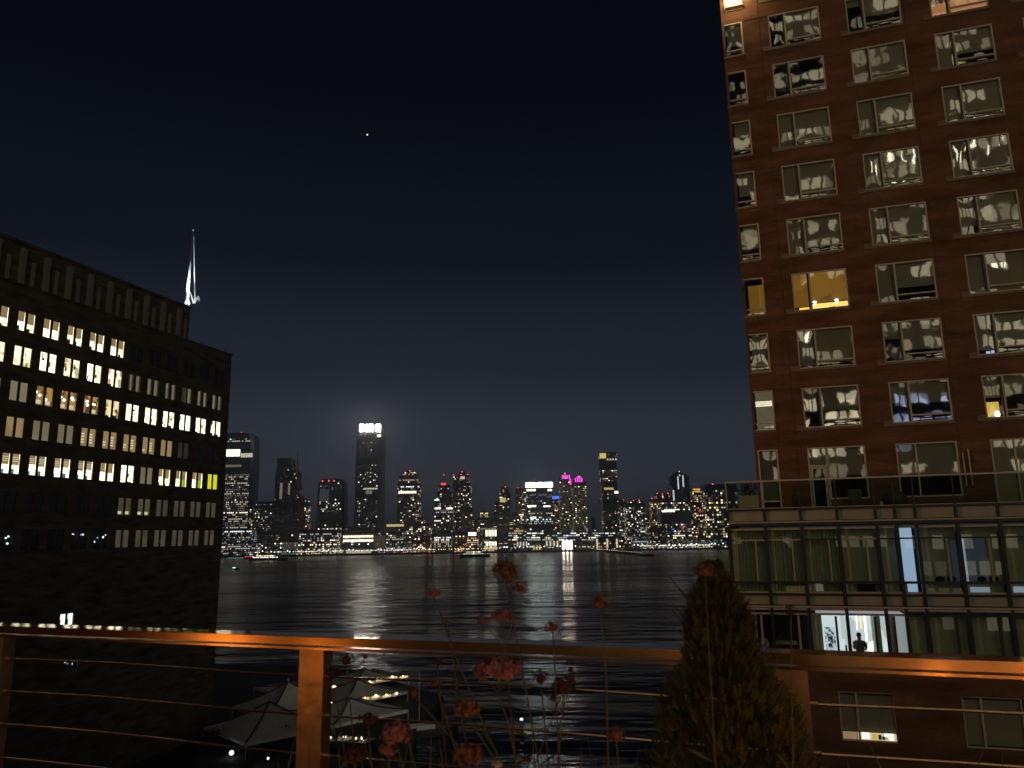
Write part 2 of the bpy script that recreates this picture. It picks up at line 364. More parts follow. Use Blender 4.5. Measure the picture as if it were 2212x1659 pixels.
class Far:
    """one building of the far bank. tiers: list of (u0, u1, v_top) from the lowest up, in sight-line units at distance D"""
    def __init__(s, label, D, tiers, wall='far_black', style='mix', p=.25, band=.08, cat='tower', name='tower', cell=3.2, floor=3.7, seed=None, base=None,
                 dim=.25, stripes=None, depth=30, chamfer=0, lv=(.25, .25, .3, .15, .05), vbase=None, w=.62, h=.5, skip_top=1, group=None):
        s.D = D; s.r = random.Random(seed if seed is not None else label)
        um = (tiers[0][0] + tiers[0][1]) / 2; s.cx = fp(um, 1150, D)[0]
        s.root = thing(name, label, cat, hv(s.cx, D, BANK), YAW, group)
        prevz = 0.0; s.tiers = []
        wb = MB(); lit = MB(); dark = MB()
        for i, tr in enumerate(tiers):
            u0, u1, vt = tr[:3]; ztop = fp((u0 + u1) / 2, vt, D)[1] - BANK
            vm = vt + 20
            x0 = fp(u0, vm, D)[0] - s.cx; x1 = fp(u1, vm, D)[0] - s.cx
            set_ = i * .6
            dd = depth - 2 * set_; wl = tr[3] if len(tr) > 3 else wall
            wb.prism(plan_rect(x0, x1, dd, chamfer, set_), prevz, ztop, wl)
            # roof kerb
            wb.box(x0 + chamfer + .2, x1 - chamfer - .2, set_ + .2, set_ + .9, ztop, ztop + .9, wl)
            s.tiers.append((x0, x1, prevz, ztop, set_))
            s.windows(lit, dark, x0 + chamfer, x1 - chamfer, prevz, ztop, set_, dd, style, p, band, cell, floor, dim, lv, w, h, skip_top, stripes, wl)
            prevz = ztop
        wo = wb.build('wall', s.root)
        if dark.f: stuff(dark.build('dark_window', s.root))
        if lit.f: stuff(lit.build('lit_window', s.root))
        s.top = prevz
    def windows(s, lit, dark, x0, x1, z0, z1, y, dd, style, p, band, cell, floor, dim, lv, w, h, skip, stripes, wl):
        r = s.r; nf = int((z1 - z0 - .6) / floor); nc = max(1, int((x1 - x0 - .4) / cell)); c = (x1 - x0) / nc
        pal = ROOMY[style]
        for f in range(nf):
            if f >= nf - skip and z1 - z0 > 25: continue
            zb = z0 + f * floor + .9; row = r.random() < band; pr = .68 if row else p * (0.5 + r.random())
            rowc = r.choice(pal); rowl = r.choices(LV, (0, .3, .5, .2, 0))[0]
            cluster = r.random()
            for k in range(nc):
                xa = x0 + (k + .5 - w / 2) * c; xb = x0 + (k + .5 + w / 2) * c; za, zt = zb, zb + floor * h
                cl = .5 + 1.0 * (0.5 + .5 * sin(k * .9 + cluster * 20 + f * .37))
                if r.random() < pr * (1 if row else cl):
                    if row: mt = f'glow_{rowc}_{rowl}'
                    else: mt = f'glow_{r.choice(pal)}_{r.choices(LV, lv)[0]}'
                    lit.quad((xa, y - .25, za), (xb, y - .25, za), (xb, y - .25, zt), (xa, y - .25, zt), mt)
                elif r.random() < dim:
                    lit.quad((xa, y - .22, za), (xb, y - .22, za), (xb, y - .22, zt), (xa, y - .22, zt), f'glow_{r.choice(pal)}_dim')  # faint glowing panes, also put in for light washed over facades
                else:
                    dark.quad((xa, y - .2, za), (xb, y - .2, za), (xb, y - .2, zt), (xa, y - .2, zt), 'far_pane')
            # side faces
            for sx, xx in ((-1, x0 - .2), (1, x1 + .2)):
                for k in range(int(dd / cell)):
                    if r.random() < p:
                        ya = y + (k + .2) * cell; yb = ya + cell * w; za, zt = zb, zb + floor * h
                        lit.quad((xx, ya, za), (xx, yb, za), (xx, yb, zt), (xx, ya, zt), f'glow_{r.choice(pal)}_{r.choices(LV, lv)[0]}')
        if stripes:
            n = int((x1 - x0) / stripes[0])
            for i in range(n + 1):
                xa = x0 + (x1 - x0) * i / n
                dark.box(xa - .3, xa + .3, y - .6, y, z0, z1, stripes[1])
    def lx(s, u, v): return fp(u, v, s.D)[0] - s.cx
    def lz(s, u, v): return fp(u, v, s.D)[1] - BANK
    def sign(s, u0, v0, u1, v1, mat, name='light_band', n=1, gap=.25, y=-.9):
        um, vm = (u0 + u1) / 2, (v0 + v1) / 2
        x0, x1, zt, zb = s.lx(u0, vm), s.lx(u1, vm), s.lz(um, v0), s.lz(um, v1); w = (x1 - x0) / n
        for i in range(n):
            MB().box(x0 + i * w + w * gap / 2, x0 + (i + 1) * w - w * gap / 2, y, y + .4, zb, zt, mat).build(name, s.root)
    def beacons(s, *uv, mat='beacon_red', r=1.0, name='beacon'):
        for u, v in uv:
            x, z = s.lx(u, v), s.lz(u, v)
            mb = MB(); mb.box(x - .2, x + .2, 1.6, 2.0, z - 4, z, 'black'); mb.ball((x, 1.2, z), r, mat, 8, 6); mb.build(name, s.root)
    def mast(s, u, v0, v1, w=.5, name='antenna'):
        MB().tube([(s.lx(u, v1), 6, s.lz(u, v1)), (s.lx(u, v0), 6, s.lz(u, v0))], [w, w * .3], 'black').build(name, s.root)

X3 = lambda z: 466.3 + z * .2150
Y3 = lambda z: 877.8 + z * .2150
X4 = lambda z: 905.2 + z * .16121
Y4 = lambda z: 987.5 + z * .16121
X5 = lambda z: 1234.4 + z * .16532
Y5 = lambda z: 960.1 + z * .16532

# --- tall towers, left to right
f = Far("glass office tower with rounded shoulders and a white lit floor, beside the dark stone building", 1560,
        [(467, 547, 985), (468, 547, 955), (470, 546.5, 943), (474, 543, 938), (480, 536, 935.5)], 'far_glass', 'office', .50, .45, cell=3.4, floor=4.2, chamfer=6, depth=45, dim=.35, lv=(.35, .35, .25, .05, 0), skip_top=8)
f.sign(487, 971, 519, 986, 'glow_k_high', n=5, gap=.12); f.sign(520, 979, 546, 988, 'glow_k_mid', n=5, gap=.25, y=-.9); f.beacons((521, 934), r=.7)
f.sign(482, 1004, 522, 1009, 'glow_ww_low', n=9)
f = Far("dark brown tower still under construction with a slim crane spire beside it", 1500,
        [(588, 646, 1085), (593, 641, 1043), (594, 641, 1017, 'far_brown'), (597, 628, 990, 'far_brown')], 'far_brown', 'office', .03, .0, dim=.08, depth=35, skip_top=2)
f.sign(X3(642), Y3(770), X3(668), Y3(930), 'glow_w_low', 'lit_shaft', 2, .2); f.sign(X3(725), Y3(770), X3(746), Y3(885), 'glow_w_low', 'lit_shaft', 2, .2)
f.mast(641.5, 975, 1026, 1.6, 'crane_spire'); f.beacons((613, 988), mat='glow_ww_low', r=.4)
f = Far("slim dark tower speckled with white and red lights right of the unfinished brown tower", 1620,
        [(637, 664, 1084), (639, 661, 1077), (643, 657, 1072)], 'far_black', 'red', .42, .05, depth=26, lv=(.2, .2, .3, .25, .05))
f.beacons((653, 1096), (647, 1108), (659, 1090), (644, 1172), r=.9)
f = Far("dark rounded glass tower with three red lights in a row under its roof", 1540,
        [(681, 743.5, 1110), (684, 743, 1060), (685, 742.5, 1046), (687, 741, 1039), (690, 737, 1034.5)], 'far_glass', 'office', .17, .04, chamfer=5, depth=40, dim=.12, lv=(.2, .25, .3, .2, .05), skip_top=4)
f.beacons((X3(1070), Y3(748)), (X3(1132), Y3(747)), (X3(1187), Y3(747)), r=1.2)
f.sign(690, 1057, 711, 1084, 'glow_c_dim', 'painted_reflection', 4, .3)  # reflection on the glass put in as dim glowing strips
f = Far("tallest tower of the far bank with a blazing white crown of lit fins", 1520,
        [(764, 823, 1060), (766, 824, 990), (768, 825.5, 941), (772.5, 824.5, 934.5), (774.5, 822.5, 918)], 'far_black', 'office', .13, .03, chamfer=7, depth=52, dim=.10, cell=3.0,
        stripes=(4.2, 'far_grey'), lv=(.2, .25, .35, .18, .02), skip_top=3)
for a, bb, n in ((1441, 1485, 2), (1503, 1580, 4), (1604, 1655, 3)):
    f.sign(X3(a), Y3(180), X3(bb), Y3(250), 'crown_white', 'crown_fin', n, .42, y=.6)
f.beacons((776, 917), (823, 918), r=.8); f.sign(X3(1618), Y3(283), X3(1660), Y3(307), 'glow_k_high', 'lit_suite', 2, .25)
f.sign(X3(1505), Y3(845), X3(1570), Y3(880), 'glow_c_low', 'lit_suite', 5, .2); f.sign(X3(1480), Y3(820), X3(1625), Y3(834), 'glow_k_mid', 'lit_suite', 9, .3)
f = Far("broad dark tower stepping in at the top with one bright white floor midway", 1560,
        [(858, 905.5, 1043), (862, 903, 1027), (869.5, 897, 1018)], 'far_brown', 'mix', .26, .16, depth=36, dim=.3)
f.sign(X3(1835), Y3(852), X3(2015), Y3(874), 'glow_w_high', n=9, gap=.18); f.beacons((885, 1017), r=1.0)
f = Far("slender stepped tower with bright red cap and tall thin antenna", 1500,
        [(938, 978, 1079), (943, 976, 1062), (947.5, 970, 1048), (952.5, 964.5, 1043)], 'far_black', 'office', .12, .38, depth=34, lv=(.2, .3, .3, .2, 0), skip_top=1, floor=4)
f.sign(953, 1043.5, 963.5, 1047.5, 'glow_r_high', 'red_cap', 3, .1); f.mast(958.5, 1026, 1043); f.beacons((958.5, 1026), r=.8)
f.sign(X4(205), Y4(568), X4(270), Y4(582), 'glow_g_high', n=4, gap=.1); f.sign(X4(210), Y4(676), X4(290), Y4(697), 'glow_k_high', n=5, gap=.08); f.sign(X4(365), Y4(676), X4(450), Y4(697), 'glow_k_high', n=5, gap=.08)
f = Far("tall dark apartment tower with red lights on its flat roof beside the antenna tower", 1580,
        [(978.5, 1016.5, 1044), (978.5, 1013, 1027.5), (991, 1006, 1020)], 'far_black', 'mix', .28, .0, depth=30, stripes=(5, 'far_grey'))
f.beacons((980, 1026), (996, 1025), (1010, 1025), (998, 1019), r=.9); f.sign(X4(555), Y4(258), X4(612), Y4(295), 'glow_w_mid', 'lit_suite', 3, .15)
f = Far("lower beige slab with closely set vertical ribs at the foot of the apartment tower", 1530,
        [(997, 1020.5, 1098)], 'far_beige', 'warm', .12, .05, depth=24, stripes=(3.2, 'far_beige'), dim=.8, cat='building', name='apartment_block')
f = Far("stepped stone tower with a yellow lit loggia and pale boxy top", 1640,
        [(1068.5, 1103, 1084), (1079, 1103, 1064), (1082.5, 1102.8, 1052.5, 'far_beige')], 'far_brown', 'warm', .25, .03, depth=26, skip_top=1)
f.sign(X4(1085), Y4(545), X4(1160), Y4(605), 'glow_y_mid', 'lit_loggia', 5, .2); f.beacons((X4(1155), Y4(398)), r=.9)
f = Far("plain dim tower with four small red roof lights left of the white crowned block", 1700,
        [(1113, 1137.5, 1055)], 'far_brown', 'warm', .3, .0, depth=26, dim=.5)
f.beacons((X4(1297), Y4(416)), (X4(1330), Y4(410)), (X4(1378), Y4(414)), (X4(1412), Y4(414)), r=.8); f.sign(X4(1416), Y4(545), X4(1448), Y4(597), 'glow_y_mid', 'lit_bay', 2, .1)
f = Far("broad office tower crowned by a glowing white band across its full width", 1540,
        [(1137, 1193, 1053), (1135.5, 1194, 1042)], 'far_glass', 'cool', .16, .42, depth=45, floor=4.0, lv=(.2, .3, .3, .2, 0), skip_top=3, dim=.2)
f.sign(1136, 1042.3, 1193.6, 1052.3, 'crown_cool', 'crown_band', 4, .01); f.beacons((X4(1483), Y4(332)), (X4(1622), Y4(328)), r=.9)
f.sign(X4(1440), Y4(428), X4(1563), Y4(455), 'glow_k_high', n=4, gap=.06); f.sign(X4(1722), Y4(428), X4(1780), Y4(455), 'glow_k_high', n=2, gap=.06)
f.sign(X4(1450), Y4(645), X4(1570), Y4(668), 'glow_w_high', n=5, gap=.08); f.sign(X4(1665), Y4(648), X4(1760), Y4(668), 'glow_w_high', n=4, gap=.08); f.sign(X4(1490), Y4(800), X4(1570), Y4(822), 'glow_w_high', n=4, gap=.08)
f = Far("reddish block with a blue lit sign along its roof left of the magenta towers", 1680,
        [(1191, 1211, 1077)], 'far_brick', 'red', .3, .0, depth=26, dim=.4, cat='building', name='apartment_block')
f.sign(X4(1778), Y4(522), X4(1880), Y4(560), 'blue_sign', 'roof_sign', 5, .12)
for lab, D, t_, crown, bc in (("taller of the twin apartment towers with magenta lit crowns", 1560, [(1208.5, 1235, 1035), (1213, 1232, 1026), (1217, 1228, 1022.5)], [(1213, 1026, 1232, 1034), (1230, 1034, 1234, 1047)], (X4(1955), Y4(215))),
                              ("shorter of the twin apartment towers with magenta lit crowns", 1590, [(1237.5, 1267, 1041), (1241, 1260, 1035), (1245, 1257, 1030)], [(1241, 1033, 1259, 1041), (1245, 1029.5, 1256, 1033)], (1251, 1029))):
    f = Far(lab, D, t_, 'far_beige', 'warm', .30, .0, depth=28, dim=.85, stripes=(3.4, 'far_beige'), group='twin towers with magenta crowns', lv=(.2, .3, .35, .15, 0))
    for q in crown: f.sign(*q, 'magenta_lamp', 'crown_light', 4, .55)
    f.beacons(bc, r=.9, mat='glow_w_high')
f = Far("tall leaning dark tower with a yellow lit box at its top left corner", 1500,
        [(1302.5, 1335, 1078), (1300, 1333.5, 1040), (1297, 1332.5, 992), (1295, 1333, 978)], 'far_black', 'yellow', .24, .06, depth=30, floor=3.8, skip_top=5, lv=(.25, .25, .35, .15, 0))
f.sign(1295.2, 979, 1309, 990, 'glow_y_mid', 'lit_box', 3, .05); f.sign(X5(425), Y5(565), X5(550), Y5(590), 'glow_y_mid', n=7, gap=.2); f.sign(X5(455), Y5(185), X5(600), Y5(205), 'glow_w_mid', 'lit_suite', 4, .5)
f.sign(X5(562), Y5(610), X5(612), Y5(640), 'glow_w_high', 'lit_suite', 2, .1)
f = Far("low dark tower tucked behind the right edge of the leaning tower", 1640, [(1330, 1354, 1085), (1336, 1350, 1079)], 'far_black', 'mix', .36, .0, depth=26)
f.beacons((X5(682), Y5(722)), r=.9)
f = Far("squarish dark tower with two red lights above scattered white windows", 1600, [(1352, 1396, 1087), (1358, 1392, 1082)], 'far_black', 'mix', .36, .0, depth=34, lv=(.1, .25, .35, .25, .05))
f.beacons((X5(810), Y5(732)), (X5(885), Y5(728)), r=1.0)
f = Far("tiny dark narrow tower standing alone in the gap beside the magenta towers", 2300, [(1278.5, 1286.5, 1119)], 'far_black', 'mix', .03, .0, depth=20, dim=.0)
f = Far("mid height block sprinkled with red and white lights left of the twin topped dark tower", 1660, [(1381, 1412, 1106)], 'far_brown', 'red', .5, .05, depth=26, cat='building', name='apartment_block')
f.beacons((X5(962), Y5(866)), (X5(1023), Y5(862)), (X5(1080), Y5(880)), (X5(985), Y5(885)), r=1.1)
f = Far("cluttered dark block with pinkish roof lights in front of the twin topped dark tower", 1620, [(1407, 1450, 1078), (1420, 1448, 1067)], 'far_brown', 'red', .42, .0, depth=28, cat='building', name='apartment_block')
f.beacons((X5(1052), Y5(703)), (X5(1122), Y5(642)), (X5(1190), Y5(650)), (X5(1200), Y5(693)), (X5(1265), Y5(640)), r=1.1)
f = Far("near black pointed tower with two bright streaks of light running down its front", 1700,
        [(1450, 1489, 1028), (1456, 1482, 1024), (1462, 1474, 1019)], 'far_glass', 'mix', .03, .0, depth=34, dim=.03, skip_top=2)
for a, v0, v1 in ((1385, 420, 585), (1450, 405, 555), (1405, 395, 415)): f.sign(X5(a), Y5(v0), X5(a + 18), Y5(v1), 'glow_c_mid', 'light_streak', 1, .1)
f.sign(X5(1325), Y5(595), X5(1345), Y5(735), 'glow_c_mid', 'light_streak', 1, .1); f.beacons((X5(1411), Y5(353)), mat='glow_w_high', r=.9)
f = Far("wide office block with rows of lit floors in front of the streaked black tower", 1480,
        [(1429, 1493, 1103), (1431, 1491, 1083)], 'far_black', 'office', .42, .45, depth=40, floor=4.1, skip_top=5, cat='building', name='office_block', lv=(.2, .3, .3, .2, 0))
f.sign(X5(1180), Y5(862), X5(1350), Y5(882), 'glow_k_high', n=8, gap=.12); f.sign(X5(1310), Y5(1098), X5(1345), Y5(1120), 'glow_b_mid', 'blue_sign', 1, 0); f.sign(X5(1435), Y5(1072), X5(1465), Y5(1115), 'glow_r_mid', 'red_sign', 1, .3)
f = Far("small tower with an orange glowing flat top near the right hand brick tower", 1660, [(1496, 1513.5, 1056)], 'far_beige', 'red', .42, .0, depth=20, dim=.5)
f.sign(X5(1585), Y5(575), X5(1682), Y5(600), 'glow_o_mid', 'roof_glow', 4, .08); f.sign(X5(1610), Y5(605), X5(1680), Y5(625), 'glow_y_mid', 'roof_glow', 3, .2)
f = Far("crowded middling block with a red sign below the orange topped tower", 1560, [(1492, 1526, 1085), (1505, 1524, 1066)], 'far_brown', 'red', .42, .02, depth=28, cat='building', name='apartment_block')
f.sign(X5(1655), Y5(870), X5(1725), Y5(888), 'glow_r_mid', 'red_sign', 3, .2)
f = Far("big black slab tower with large bright windows, half hidden behind the railed glass block", 1450, [(1524, 1592, 1047)], 'far_black', 'yellow', .34, .0, depth=36, cell=4.4, floor=4.4, lv=(.1, .2, .4, .28, .02), h=.6)
f.beacons((X5(1848), Y5(519)), r=1.3)
# --- middle layer
Far("dim apartment block dotted with yellow windows between the shouldered tower and the brown unfinished one", 1560, [(539, 594, 1092), (548, 590, 1084)], 'far_black', 'yellow', .25, .0, depth=30, cat='building', name='apartment_block', lv=(.2, .3, .4, .1, 0))
Far("brick block with a brown unlit side at the foot of the yellow dotted block", 1470, [(545, 597, 1147)], 'far_brick', 'warm', .15, .1, depth=26, cat='building', name='apartment_block')
f = Far("low pavilion with a broad pinkish lit screen wall near the water", 1430, [(588, 648, 1169)], 'far_black', 'cool', .5, .4, depth=24, cat='building', name='pavilion', skip_top=0)
f.sign(X3(675), Y3(1365), X3(835), Y3(1435), 'glow_w_dim', 'screen_wall', 9, .2)
Far("long low office block of tightly packed white green windows at the water's edge", 1425, [(492, 551, 1172), (468, 543, 1144)], 'far_black', 'cool', .62, .3, depth=30, cat='building', name='office_block', floor=3.6, lv=(.2, .4, .35, .05, 0), skip_top=0)
Far("flat office block with warm lit window grid below the rounded glass tower", 1440, [(646, 728, 1145), (682, 728, 1138)], 'far_brown', 'office', .55, .45, depth=34, cat='building', name='office_block', floor=3.8, lv=(.1, .3, .4, .2, 0), skip_top=1)
f = Far("flat topped office block with two bright window rows at the foot of the tallest tower", 1440, [(739, 817, 1145), (742, 800, 1138)], 'far_grey', 'office', .12, .0, depth=34, cat='building', name='office_block', dim=.2, skip_top=1)
f.sign(X3(1278), Y3(1297), X3(1583), Y3(1318), 'glow_k_high', n=20, gap=.3); f.sign(X3(1278), Y3(1337), X3(1583), Y3(1360), 'glow_k_high', n=20, gap=.3); f.sign(X3(1310), Y3(1442), X3(1560), Y3(1475), 'glow_k_mid', n=14, gap=.4)
f.sign(X3(1590), Y3(1300), X3(1700), Y3(1420), 'glow_ww_dim', 'lit_wall', 6, .2)
f = Far("low grey block with a gridded front and glowing yellow roof storey", 1440, [(834, 886, 1167), (834, 872, 1147)], 'far_grey', 'office', .34, .2, depth=30, cat='building', name='office_block', floor=3.4, lv=(.25, .35, .35, .05, 0), skip_top=0)
f.sign(X3(1715), Y3(1185), X3(1890), Y3(1208), 'glow_y_mid', n=9, gap=.15)
Far("reddish brick apartment block with a lit upper corner left of the antenna tower", 1480, [(884, 930, 1131), (888, 914, 1117)], 'far_brick', 'red', .45, .05, depth=30, cat='building', name='apartment_block')
Far("small dark house block in the street gap under the antenna tower", 1700, [(926, 941, 1146)], 'far_brick', 'red', .2, .0, depth=20, cat='building', name='house_block')
Far("orange lit street front between the antenna tower and the billboard block", 1450, [(976, 1011, 1150)], 'far_brick', 'red', .3, .1, depth=24, cat='building', name='house_block', dim=.6)
f = Far("narrow block carrying a bright white billboard above the moored ferry", 1425, [(1009, 1034, 1150)], 'far_black', 'red', .5, .2, depth=20, cat='building', name='office_block')
f.sign(X4(662), Y4(1008), X4(765), Y4(1052), 'white_sign', 'billboard', 1, 0)
Far("stepped brick house with one lit floor on the rise left of the banded beige block", 1720, [(1030, 1062, 1118), (1037, 1055, 1106)], 'far_brick', 'warm', .2, .15, depth=24, cat='building', name='house_block', dim=.5)
Far("wide beige block with pale horizontal bands below the yellow loggia tower", 1580, [(1052, 1110, 1121), (1056, 1109, 1112)], 'far_beige', 'warm', .2, .0, depth=30, cat='building', name='apartment_block', dim=.7, cell=9, h=.3)
Far("dark block in the gap between the banded block and the dim tower", 1760, [(1106, 1120, 1108)], 'far_brown', 'warm', .3, .0, depth=20, cat='building', name='house_block')
Far("row of low dark houses right of the ribbed beige slab", 1780, [(1014, 1040, 1126), (1020, 1034, 1121)], 'far_black', 'warm', .15, .0, depth=20, cat='building', name='house_block')
Far("dark podium block under the white crowned office tower", 1500, [(1130, 1196, 1133)], 'far_grey', 'cool', .12, .12, depth=36, cat='building', name='office_block')
f = Far("long low waterfront terminal with four bright floors of windows behind lit columns", 1425, [(1096, 1336, 1150), ], 'far_black', 'cool', .10, .1, depth=40, dim=.1, cat='building', name='ferry_terminal', floor=5.0, cell=3.6, lv=(.1, .3, .4, .2, 0), skip_top=0, h=.42)
for v in (1151, 1156, 1160.5, 1165):
    u_ = 1098
    while u_ < 1326:
        w_ = rng.uniform(2, 12)
        if rng.random() < .62: f.sign(u_, v, min(1332, u_ + w_), v + 1.9, rng.choice(['glow_c_high', 'glow_w_high', 'glow_c_mid', 'glow_g_mid', 'glow_w_mid']), n=max(1, int(w_ / 3)), gap=.2)
        u_ += w_ + rng.uniform(.5, 3)
f.sign(X4(1270), Y4(975), X4(1400), Y4(1000), 'glow_o_mid', 'orange_band', 6, .3)
f = Far("white portal pavilion with two rows of four glowing columns left of the terminal", 1420, [(1041, 1072, 1146)], 'far_grey', 'office', .2, .3, depth=22, cat='building', name='pavilion')
f.sign(X4(885), Y4(975), X4(1045), Y4(1060), 'glow_k_high', 'lit_column', 4, .4); f.sign(X4(890), Y4(1135), X4(1045), Y4(1185), 'glow_k_high', 'lit_column', 4, .35); f.sign(X4(870), Y4(1200), X4(1050), Y4(1240), 'glow_y_mid', 'lit_base', 6, .2)
f.sign(X4(795), Y4(950), X4(1040), Y4(970), 'glow_w_low', 'lit_cornice', 2, .1)
for lab, a, bb, n, v0, v1, mt in (("three blazing white column lights of the terminal entrance", 1910, 2062, 3, 1120, 1240, 'column_warm'), ("row of four pale lit columns along the terminal front left of its entrance", 1690, 1880, 4, 1125, 1190, 'glow_k_mid'),
                                 ("four pale lit columns above amber counters in the middle of the terminal front", 1300, 1460, 4, 1130, 1190, 'glow_k_mid'), ("pair of squat lit bays near the blazing entrance columns", 1520, 1640, 3, 1180, 1240, 'glow_y_mid')):
    D = 1414; cx = fp(X4((a + bb) / 2), 1180, D)[0]; g_ = thing('entrance_portico', lab, 'portico', hv(cx, D, BANK), YAW)
    w = (X4(bb) - X4(a)) / n
    for i in range(n):
        x0 = fp(X4(a) + i * w + w * .28, 1180, D)[0] - cx; x1 = fp(X4(a) + (i + 1) * w - w * .28, 1180, D)[0] - cx
        zt = fp(1180, Y4(v0), D)[1] - BANK; zb = max(.2, fp(1180, Y4(v1), D)[1] - BANK)
        MB().box(x0, x1, 0, .8, zb, zt, mt).build('lit_column', g_)
    xa = fp(X4(a), 1180, D)[0] - cx; xb = fp(X4(bb), 1180, D)[0] - cx
    MB().box(xa, xb, .9, 2.2, 0, zt + 1.2, 'far_grey').build('wall', g_)
f = Far("stone pier house with lit corner lanterns at the start of the pier", 1380, [(1286, 1362, 1176), (1292, 1350, 1161)], 'far_brick', 'red', .4, .1, depth=26, cat='building', name='pier_house', floor=4)
for u in (1288, 1310, 1331): f.sign(u, 1164, u + 3.5, 1183, 'glow_k_mid', 'lit_column', 1, 0)
Far("low dark shed with a white lit doorway right of the pier house", 1430, [(1368, 1412, 1157)], 'far_black', 'cool', .25, .2, depth=26, cat='building', name='shed')
Far("small pale tower base beside the white lit shed", 1450, [(1405, 1434, 1140)], 'far_brown', 'red', .35, .0, depth=24, cat='building', name='house_block')
f = Far("glass fronted low block with purple light at street level near the right hand glass corner", 1430, [(1500, 1600, 1163)], 'far_black', 'cool', .5, .6, depth=26, cat='building', name='office_block', lv=(.2, .4, .3, .1, 0))
f.sign(1538, 1183.5, 1570, 1187.5, 'glow_m_mid', 'purple_light', 9, .3)
f = Far("low waterfront parade of lit shops under the wide office block", 1420, [(1432, 1504, 1172)], 'far_black', 'office', .6, .6, depth=20, cat='building', name='shop_row', skip_top=0)

# promenade lamps along the far shore
mb = MB(); mb.tube([(0, 0, 0), (0, 0, 5.2)], .14, 'black', 5); mb.ball((0, 0, 5.7), .62, 'glow_w_max', 8, 5); lampA = mb.mesh('shore_lamp')
mb = MB(); mb.tube([(0, 0, 0), (0, 0, 5.2)], .14, 'black', 5); mb.ball((0, 0, 5.7), .55, 'glow_ww_high', 8, 5); lampB = mb.mesh('shore_lamp')
mb = MB(); mb.tube([(0, 0, 0), (0, 0, 7)], .16, 'black', 5); mb.ball((0, 0, 7.6), .95, 'glow_c_max', 8, 5); lampC = mb.mesh('shore_lamp')
LL = {lampA: ("white globe lamp on a post along the far waterfront promenade", 'white lamps along the far shore'), lampB: ("warm yellowish globe lamp on a post along the far waterfront promenade", 'warm lamps along the far shore'),
      lampC: ("tall glaring bluish white lamp on the far waterfront promenade", 'glaring lamps along the far shore')}
u = 552.0
while u < 1566:
    dens = 3.0 if (640 < u < 740 or 800 < u < 930 or 1380 < u < 1440 or 1490 < u < 1545) else 6.5
    me = rng.choices([lampA, lampB, lampC], (.5, .35, .15))[0]; D = 1391 + rng.random() * 26
    if 1040 < u < 1270: D = 1407 + rng.random() * 4
    x = fp(u, 1185, D)[0]
    o = link('shore_lamp', me, None, hv(x, D, BANK)); tag(o, LL[me][0], 'street lamp', LL[me][1])
    u += dens * (.5 + rng.random())
# street glow: crowded traffic lights in two street gaps
mb = MB()
for (u0, u1, n, cs) in ((888, 940, 40, ['o', 'r', 'ww', 'w']), (978, 1012, 36, ['o', 'r', 'ww', 'y']), (1384, 1425, 26, ['w', 'c', 'w']), (640, 740, 60, ['w', 'ww', 'c', 'y']), (1440, 1540, 70, ['w', 'c', 'o', 'w', 'ww']), (815, 890, 36, ['w', 'c', 'm'])):
    for i in range(n):
        D = 1408 + rng.random() * 8; u_ = rng.uniform(u0, u1); x = fp(u_, 1180, D)[0]; z = BANK + .8 + abs(rng.gauss(0, 5)); p = hv(x, D, z)
        mb.ball(p, rng.uniform(.3, .75), f"glow_{rng.choice(cs)}_{rng.choice(['mid', 'high', 'high'])}", 6, 4)
tag(mb.build('traffic_lights'), 'scattered dots of car and shop lights along the far shore', 'lights', kind='stuff')

# pier and boats
mb = MB()
a, bq = onz(1268, 1189.5, WATER), onz(1391, 1201.5, WATER); d_ = (bq - a).normalized(); nrm = Vector((-d_.y, d_.x, 0))
if nrm.dot(HV) < 0: nrm = -nrm
A0, A1, B0, B1 = a, a + nrm * 14, bq, bq + nrm * 14
mb.prism([A0[:2], B0[:2], B1[:2], A1[:2]], WATER - 1, WATER + 1.5, 'far_earth')
structure(mb.build('pier_deck'))
for i in range(27):
    p = a.lerp(bq, .1 + .85 * i / 26) + nrm * 2; me = lampA if i < 16 else lampB
    o = link('pier_lamp', me, None, (p.x, p.y, WATER + 1.5)); o.scale = (.6, .6, .5)
    tag(o, "small white lamp in the string along the slanting pier" if i < 16 else "small warm lamp toward the outer end of the slanting pier", 'lamp', 'white lamps on the pier' if i < 16 else 'warm lamps on the pier end')
def boat(label, u0, u1, v, name, h, decks, cols, nl, D=None):
    p0, p1 = onz(u0, v, WATER), onz(u1, v, WATER); c = (p0 + p1) / 2; L = (p1 - p0).length
    r_ = thing(name, label, 'boat', (c.x, c.y, WATER), YAW)
    w = L * .16
    hb = MB(); hb.prism([(-L / 2, 0), (-L * .42, -w), (L * .38, -w), (L / 2, 0), (L * .38, w), (-L * .42, w)], .0, h * .35, 'hull_black', top=[(-L * .52, 0), (-L * .44, -w * 1.1), (L * .40, -w * 1.1), (L * .54, 0), (L * .40, w * 1.1), (-L * .44, w * 1.1)])
    hb.build('hull', r_)
    for k in range(decks):
        s_ = .80 - .2 * k; z0 = h * (.35 + .25 * k) + .02
        MB().box(-L * .44 * s_, L * .36 * s_, -w * .7, w * .7, z0, z0 + h * .22, 'far_black').build('deck_cabin', r_)
        lm = MB()
        for i in range(nl):
            x = -L * .42 * s_ + L * .76 * s_ * i / max(1, nl - 1)
            lm.box(x - L * .25 / nl, x + L * .25 / nl, -w * .7 - .12, -w * .7 - .02, z0 + h * .05, z0 + h * .17, rng.choice(cols))
        stuff(lm.build('cabin_light', r_))
    MB().tube([(0, 0, h * .6), (0, 0, h * 1.25)], [.12, .05], 'white_paint', 5).build('mast', r_)
    return r_
